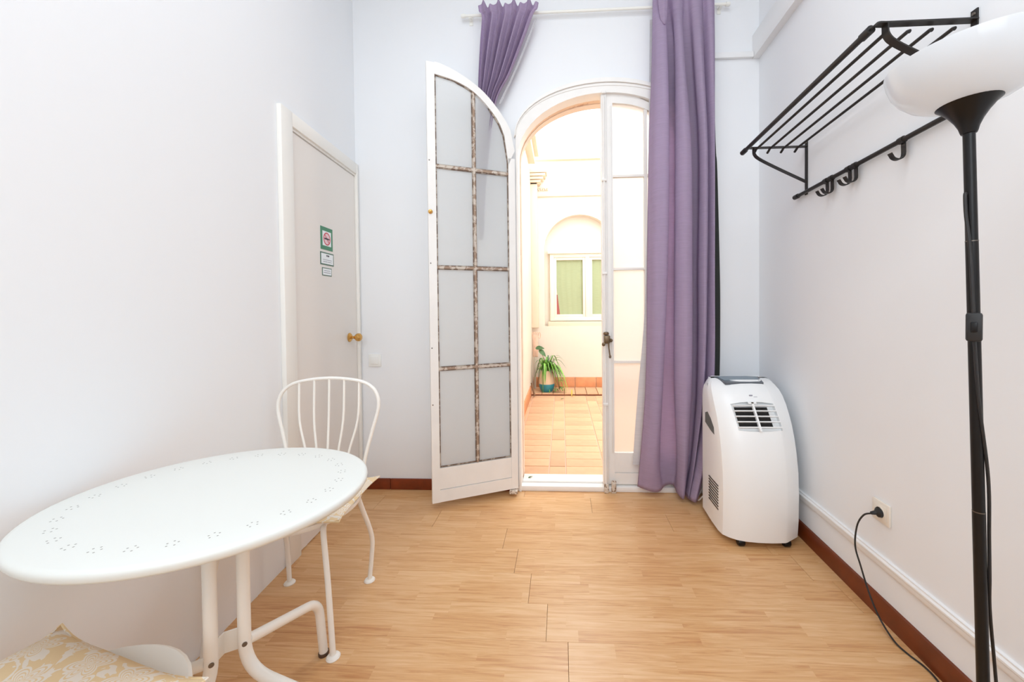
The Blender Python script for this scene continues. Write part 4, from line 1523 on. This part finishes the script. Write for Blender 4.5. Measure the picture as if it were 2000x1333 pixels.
# ------------------------------------------------------------------ socket and light switch
so = thing('power_socket', 'ivory wall socket with the black lamp plug in it on the right wall', 'socket', rwall(1.478, 0.4, 0))
def ybox(y0, y1, z0, z1, d0, d1_, bv):
    T = Matrix.Translation(rwall(1.478, 0, 0)) @ Matrix.Rotation(-0.0294, 4, 'Z') @ Matrix.Translation(Vector((0, -1.478, 0)))
    return box(nb(), -d1_, -d0, y0, y1, z0, z1, bevel=bv, T=T)
finish('face_plate', ybox(1.437, 1.516, 0.361, 0.440, 0, 0.009, 0.003), 'ivory', so)
finish('insert', ybox(1.447, 1.506, 0.371, 0.430, 0.009, 0.0115, 0.0015), 'ivory', so)
bm = nb()
lathe(bm, [(0.0185, 0), (0.0225, 0), (0.0225, 0.003), (0.0185, 0.003), (0.0185, 0)], rwall(1.476, 0.400, 0.0112), 28, (-1, 0, 0), cap=False)
finish('socket_ring', bm, 'ivory', so)
bm = nb()
lathe(bm, [(0.0, 0), (0.0187, 0), (0.0187, 0.0006), (0.0, 0.0008)], rwall(1.476, 0.400, 0.0112), 24, (-1, 0, 0))
finish('socket_well', bm, 'slot', so)

ls = thing('light_switch', 'white square light switch on the back wall beside the cream door', 'switch', (-1.218, YB, 0.845))
finish('face_plate', boxes((-1.259, -1.177, YB - 0.009, YB, 0.804, 0.886), bevel=0.003), 'plastic2', ls)
finish('rocker', boxes((-1.243, -1.193, YB - 0.014, YB - 0.009, 0.820, 0.870), bevel=0.002), 'plastic2', ls)

# ------------------------------------------------------------------ table
TZ_ = 0.735
TC = Vector((-0.853, 0.895, 0))
ta = math.radians(10.2)
E1 = Vector((math.cos(ta), math.sin(ta), 0))
E2 = Vector((-math.sin(ta), math.cos(ta), 0))
A_, B_ = 0.340, 0.2955
tb = thing('bistro_table', 'white metal bistro table with pierced oval top on bent tube legs', 'table', TC, ta)


def tring(k, z, n=72):
    return [TC + E1 * ((A_ + k) * math.cos(2 * PI * q / n)) + E2 * ((B_ + k) * math.sin(2 * PI * q / n)) + Vector((0, 0, z)) for q in range(n)]


bm = nb()
rr = [tring(-0.10, TZ_), tring(-0.012, TZ_), tring(-0.005, TZ_ - 0.0015), tring(-0.001, TZ_ - 0.005), tring(0, TZ_ - 0.010), tring(-0.001, TZ_ - 0.017), tring(-0.005, TZ_ - 0.023), tring(-0.010, TZ_ - 0.025),
      tring(-0.013, TZ_ - 0.022), tring(-0.016, TZ_ - 0.006), tring(-0.10, TZ_ - 0.004)]
rv = [[bm.verts.new(p) for p in r_] for r_ in rr]
for a_, b_ in zip(rv, rv[1:]):
    for q in range(72):
        bm.faces.new((a_[q], a_[(q + 1) % 72], b_[(q + 1) % 72], b_[q]))
bm.faces.new(rv[0])
bm.faces.new(rv[-1][::-1])
top = finish('tabletop', bm, 'tablewhite', tb, smooth=40)
bm = nb()
NH = 27
for q in range(NH):
    th = 2 * PI * (q + 0.3) / NH
    c = TC + E1 * ((A_ - 0.063) * math.cos(th)) + E2 * ((B_ - 0.063) * math.sin(th)) + Vector((0, 0, TZ_ + 0.0002))
    rad = (E1 * math.cos(th) + E2 * math.sin(th)).normalized()
    tan = Vector((-rad.y, rad.x, 0))
    for (u, v) in ((0, -0.0095), (-0.0085, -0.0035), (0.0085, -0.0035), (-0.006, 0.0065), (0.006, 0.0065)):
        p = c + tan * u + rad * v
        vs = [bm.verts.new(p + Vector((0.0018 * math.cos(2 * PI * e_ / 8), 0.0018 * math.sin(2 * PI * e_ / 8), 0))) for e_ in range(8)]
        bm.faces.new(vs)
pf = finish('hole_shade_discs', bm, 'hole', top, smooth=0)
pf['kind'] = 'stuff'
P1, P2 = Vector((-0.872, 0.885, 0)), Vector((-0.838, 0.945, 0))
D1, D2 = Vector((0.05, 1.0, 0)).normalized(), Vector((1.0, -0.05, 0)).normalized()
TR = 0.0145
Z_ = lambda p, z: Vector((p.x, p.y, z))
def leg_long(P, D):
    bm_ = nb()
    path = fillet([Z_(P, TZ_ - 0.006), Z_(P, 0.240), Z_(P + D * 0.285, 0.150), Z_(P + D * 0.300, 0.006)], 0.075, 8)
    tube(bm_, path, TR, 14)
    return bm_, P + D * 0.300
def leg_short(P, D):
    bm_ = nb()
    path = fillet([Z_(P + D * 0.008, 0.310), Z_(P + D * 0.05, 0.292), Z_(P + D * 0.280, 0.200), Z_(P + D * 0.300, 0.006)], 0.055, 8)
    tube(bm_, path, TR * 0.95, 14)
    return bm_, P + D * 0.300
for P, D, f_ in ((P1, -D1, leg_long), (P2, D2, leg_long), (P2, D1, leg_short), (P1, -D2, leg_short)):
    b_, foot = f_(P, D)
    lg = finish('leg', b_, 'chairwhite', tb)
    bm = nb()
    lathe(bm, [(0.0, 0), (0.0155, 0), (0.0165, 0.004), (0.0165, 0.011), (0.0155, 0.012), (0.0, 0.012)], Z_(foot, 0), 16)
    finish('rubber_foot', bm, 'rubber', lg)
for P in (P1, P2):
    bm = nb()
    dd = Vector((-P.x, -P.y, 0)).normalized()
    lathe(bm, [(0.0, 0), (0.0058, 0), (0.0058, 0.002), (0.0035, 0.0025), (0.0, 0.002)], Z_(P + dd * 0.0142, 0.314), 12, dd)
    finish('screw', bm, 'screw', tb)
bm = nb()
cc = (P1 + P2) / 2 + Vector((-0.03, 0.02, 0))
strip(bm, [Z_(P1 + Vector((-0.012, 0.012, 0)), 0.315), Z_(P1.lerp(P2, 0.5) + Vector((-0.030, 0.020, 0)), 0.315), Z_(P2 + Vector((-0.014, 0.010, 0)), 0.315)], (0, 0, 1), 0.055, 0.004)
finish('leg_bracket', bm, 'chairwhite', tb)
finish('top_bracket', boxes((-0.93, -0.77, 0.88, 0.95, TZ_ - 0.012, TZ_ - 0.0045)), 'chairwhite', tb)

# ------------------------------------------------------------------ chairs
def make_chair(label, loc, rz):
    """local frame: origin on the floor between the rear feet, seat towards -y"""
    t = thing('wire_back_chair', label, 'chair', loc, rz, 'white wire-back metal chairs at the table')
    n = 40
    bm = nb()
    sx, sy, cy_, z0 = 0.205, 0.205, -0.185, 0.445
    def ring(k, z):
        return [bm.verts.new(((sx + k) * math.cos(2 * PI * q / n), cy_ + (sy + k) * math.sin(2 * PI * q / n), z)) for q in range(n)]
    rs = [ring(-0.05, z0 - 0.004), ring(-0.014, z0 - 0.002), ring(-0.006, z0), ring(0, z0 - 0.004), ring(0.001, z0 - 0.013), ring(-0.003, z0 - 0.021), ring(-0.008, z0 - 0.020), ring(-0.010, z0 - 0.008), ring(-0.05, z0 - 0.009)]
    for a_, b_ in zip(rs, rs[1:]):
        for q in range(n):
            bm.faces.new((a_[q], a_[(q + 1) % n], b_[(q + 1) % n], b_[q]))
    bm.faces.new(rs[0])
    bm.faces.new(rs[-1][::-1])
    finish('seat', bm, 'chairwhite', t, local=True)
    for s in (-1, 1):
        for top_, mid_, foot in ((((s * (0.150 if s > 0 else 0.168), -0.310, 0.428), (s * (0.160 if s > 0 else 0.182), -0.336, 0.405), (s * (0.180 if s > 0 else 0.206), -0.352, 0.25), (s * (0.200 if s > 0 else 0.230), -0.365, 0.004)), None, None),
                                 (((s * 0.160, -0.085, 0.428), (s * 0.166, -0.060, 0.36), (s * 0.182, 0.000, 0.20), (s * 0.178, 0.006, 0.10), (s * 0.170, 0.000, 0.004)), None, None)):
            bm = nb()
            tube(bm, smooth_path(top_, 6), 0.0092, 12)
            lg = finish('leg', bm, 'chairwhite', t, local=True)
            f = top_[-1]
            bm = nb()
            lathe(bm, [(0.0, 0), (0.0215, 0), (0.0225, 0.003), (0.019, 0.008), (0.0095, 0.011), (0.0, 0.011)], (f[0], f[1], 0), 20)
            finish('foot_disc', bm, 'chairwhite', lg, local=True)
    # backrest hoop leaning back a little, then five rods
    by = lambda z: 0.005 - 0.02 + 0.10 * (z - 0.44)
    hoop = [(-0.150, 0.435), (-0.163, 0.54), (-0.192, 0.66), (-0.213, 0.745), (-0.209, 0.800), (-0.180, 0.842), (-0.12, 0.868), (0, 0.880), (0.12, 0.868), (0.180, 0.842), (0.209, 0.800), (0.213, 0.745),
            (0.192, 0.66), (0.163, 0.54), (0.150, 0.435)]
    bm = nb()
    tube(bm, smooth_path([(x_, by(z_), z_) for x_, z_ in hoop], 5), 0.0072, 10)
    bk = finish('backrest', bm, 'chairwhite', t, local=True)
    for k in range(5):
        a_, b_ = (k - 2) * 0.064, (k - 2) * 0.044
        ztop = 0.880 - 0.8 * a_ * a_
        bm = nb()
        tube(bm, smooth_path([(a_, by(ztop), ztop), ((a_ * 0.9 + b_ * 0.1), by(0.70) + 0.006, 0.70), (b_, by(0.55) + 0.004, 0.55), (b_, by(0.44), 0.440)], 4), 0.0048, 8)
        finish('back_rod', bm, 'chairwhite', bk, local=True)
    return t


ch1 = make_chair('white wire-back metal chair beyond the table, in front of the cream door', (-1.0125, 1.582, 0), math.radians(4.7))
ch2 = copy_tree(ch1)
rz2 = PI - math.radians(10)
ch2.rotation_euler = (0, 0, rz2)
off = Matrix.Rotation(rz2, 3, 'Z') @ Vector((0, -0.185, 0))
ch2.location = Vector((-0.905, 0.585, 0)) - off
ch2['label'] = 'white metal chair in the near corner under the large floral cushion'


def cushion(label, c, rz, hx, hy, th, droop, seed, corner=0.0):
    bm = nb()
    N = 20
    r_ = random.Random(seed)
    R = Matrix.Rotation(rz, 3, 'Z')
    grid = {}
    for side in (1, -1):
        for i_ in range(N + 1):
            for k in range(N + 1):
                u, v = 2 * i_ / N - 1, 2 * k / N - 1
                edge = (1 - u ** 4) * (1 - v ** 4)
                z = side * th * (edge ** 0.55) * (1 if side > 0 else 0.25)
                z += 0.0035 * math.sin(5 * u + seed) * math.sin(4.3 * v) * edge
                cr_2 = (abs(u) * abs(v)) ** 5
                z += corner * cr_2 - droop * (max(abs(u), abs(v)) ** 6) * (1 - cr_2)
                pinch = 1 + 0.05 * cr_2 - 0.03 * (1 - cr_2) * max(abs(u), abs(v)) ** 8
                if side < 0 and (i_ in (0, N) or k in (0, N)):
                    continue
                grid[(side, i_, k)] = bm.verts.new(Vector(c) + R @ Vector((u * hx * pinch, v * hy * pinch, 0)) + Vector((0, 0, z)))
    g = lambda s, i_, k: grid.get((s, i_, k)) or grid[(1, i_, k)]
    for s in (1, -1):
        for i_ in range(N):
            for k in range(N):
                bm.faces.new((g(s, i_, k), g(s, i_ + 1, k), g(s, i_ + 1, k + 1), g(s, i_, k + 1)))
    o = thing('seat_cushion', label, 'cushion', c, rz, 'floral seat cushions on the chairs')
    finish('cover', bm, 'floral', o, smooth=80)
    bm = nb()
    edge = []
    for i_ in range(N):
        edge.append((2 * i_ / N - 1, -1))
    for i_ in range(N):
        edge.append((1, 2 * i_ / N - 1))
    for i_ in range(N):
        edge.append((1 - 2 * i_ / N, 1))
    for i_ in range(N):
        edge.append((-1, 1 - 2 * i_ / N))
    pts = []
    for u, v in edge:
        cr_2 = (abs(u) * abs(v)) ** 5
        pinch = 1 + 0.05 * cr_2 - 0.03 * (1 - cr_2)
        pts.append(Vector(c) + R @ Vector((u * hx * pinch, v * hy * pinch, 0)) + Vector((0, 0, corner * cr_2 - droop * (1 - cr_2))))
    tube(bm, pts, 0.003, 6, closed=True)
    finish('piping', bm, 'floral', o)
    return o


cushion('floral seat cushion on the far chair, mostly hidden under the table edge', (-0.992, 1.392, 0.463), math.radians(4.7), 0.212, 0.166, 0.018, 0.006, 3, 0.0)
cushion('large cream and yellow floral cushion on the near chair, bottom left', (-0.940, 0.588, 0.474), math.radians(-13.5), 0.218, 0.145, 0.036, 0.006, 5, 0.004)
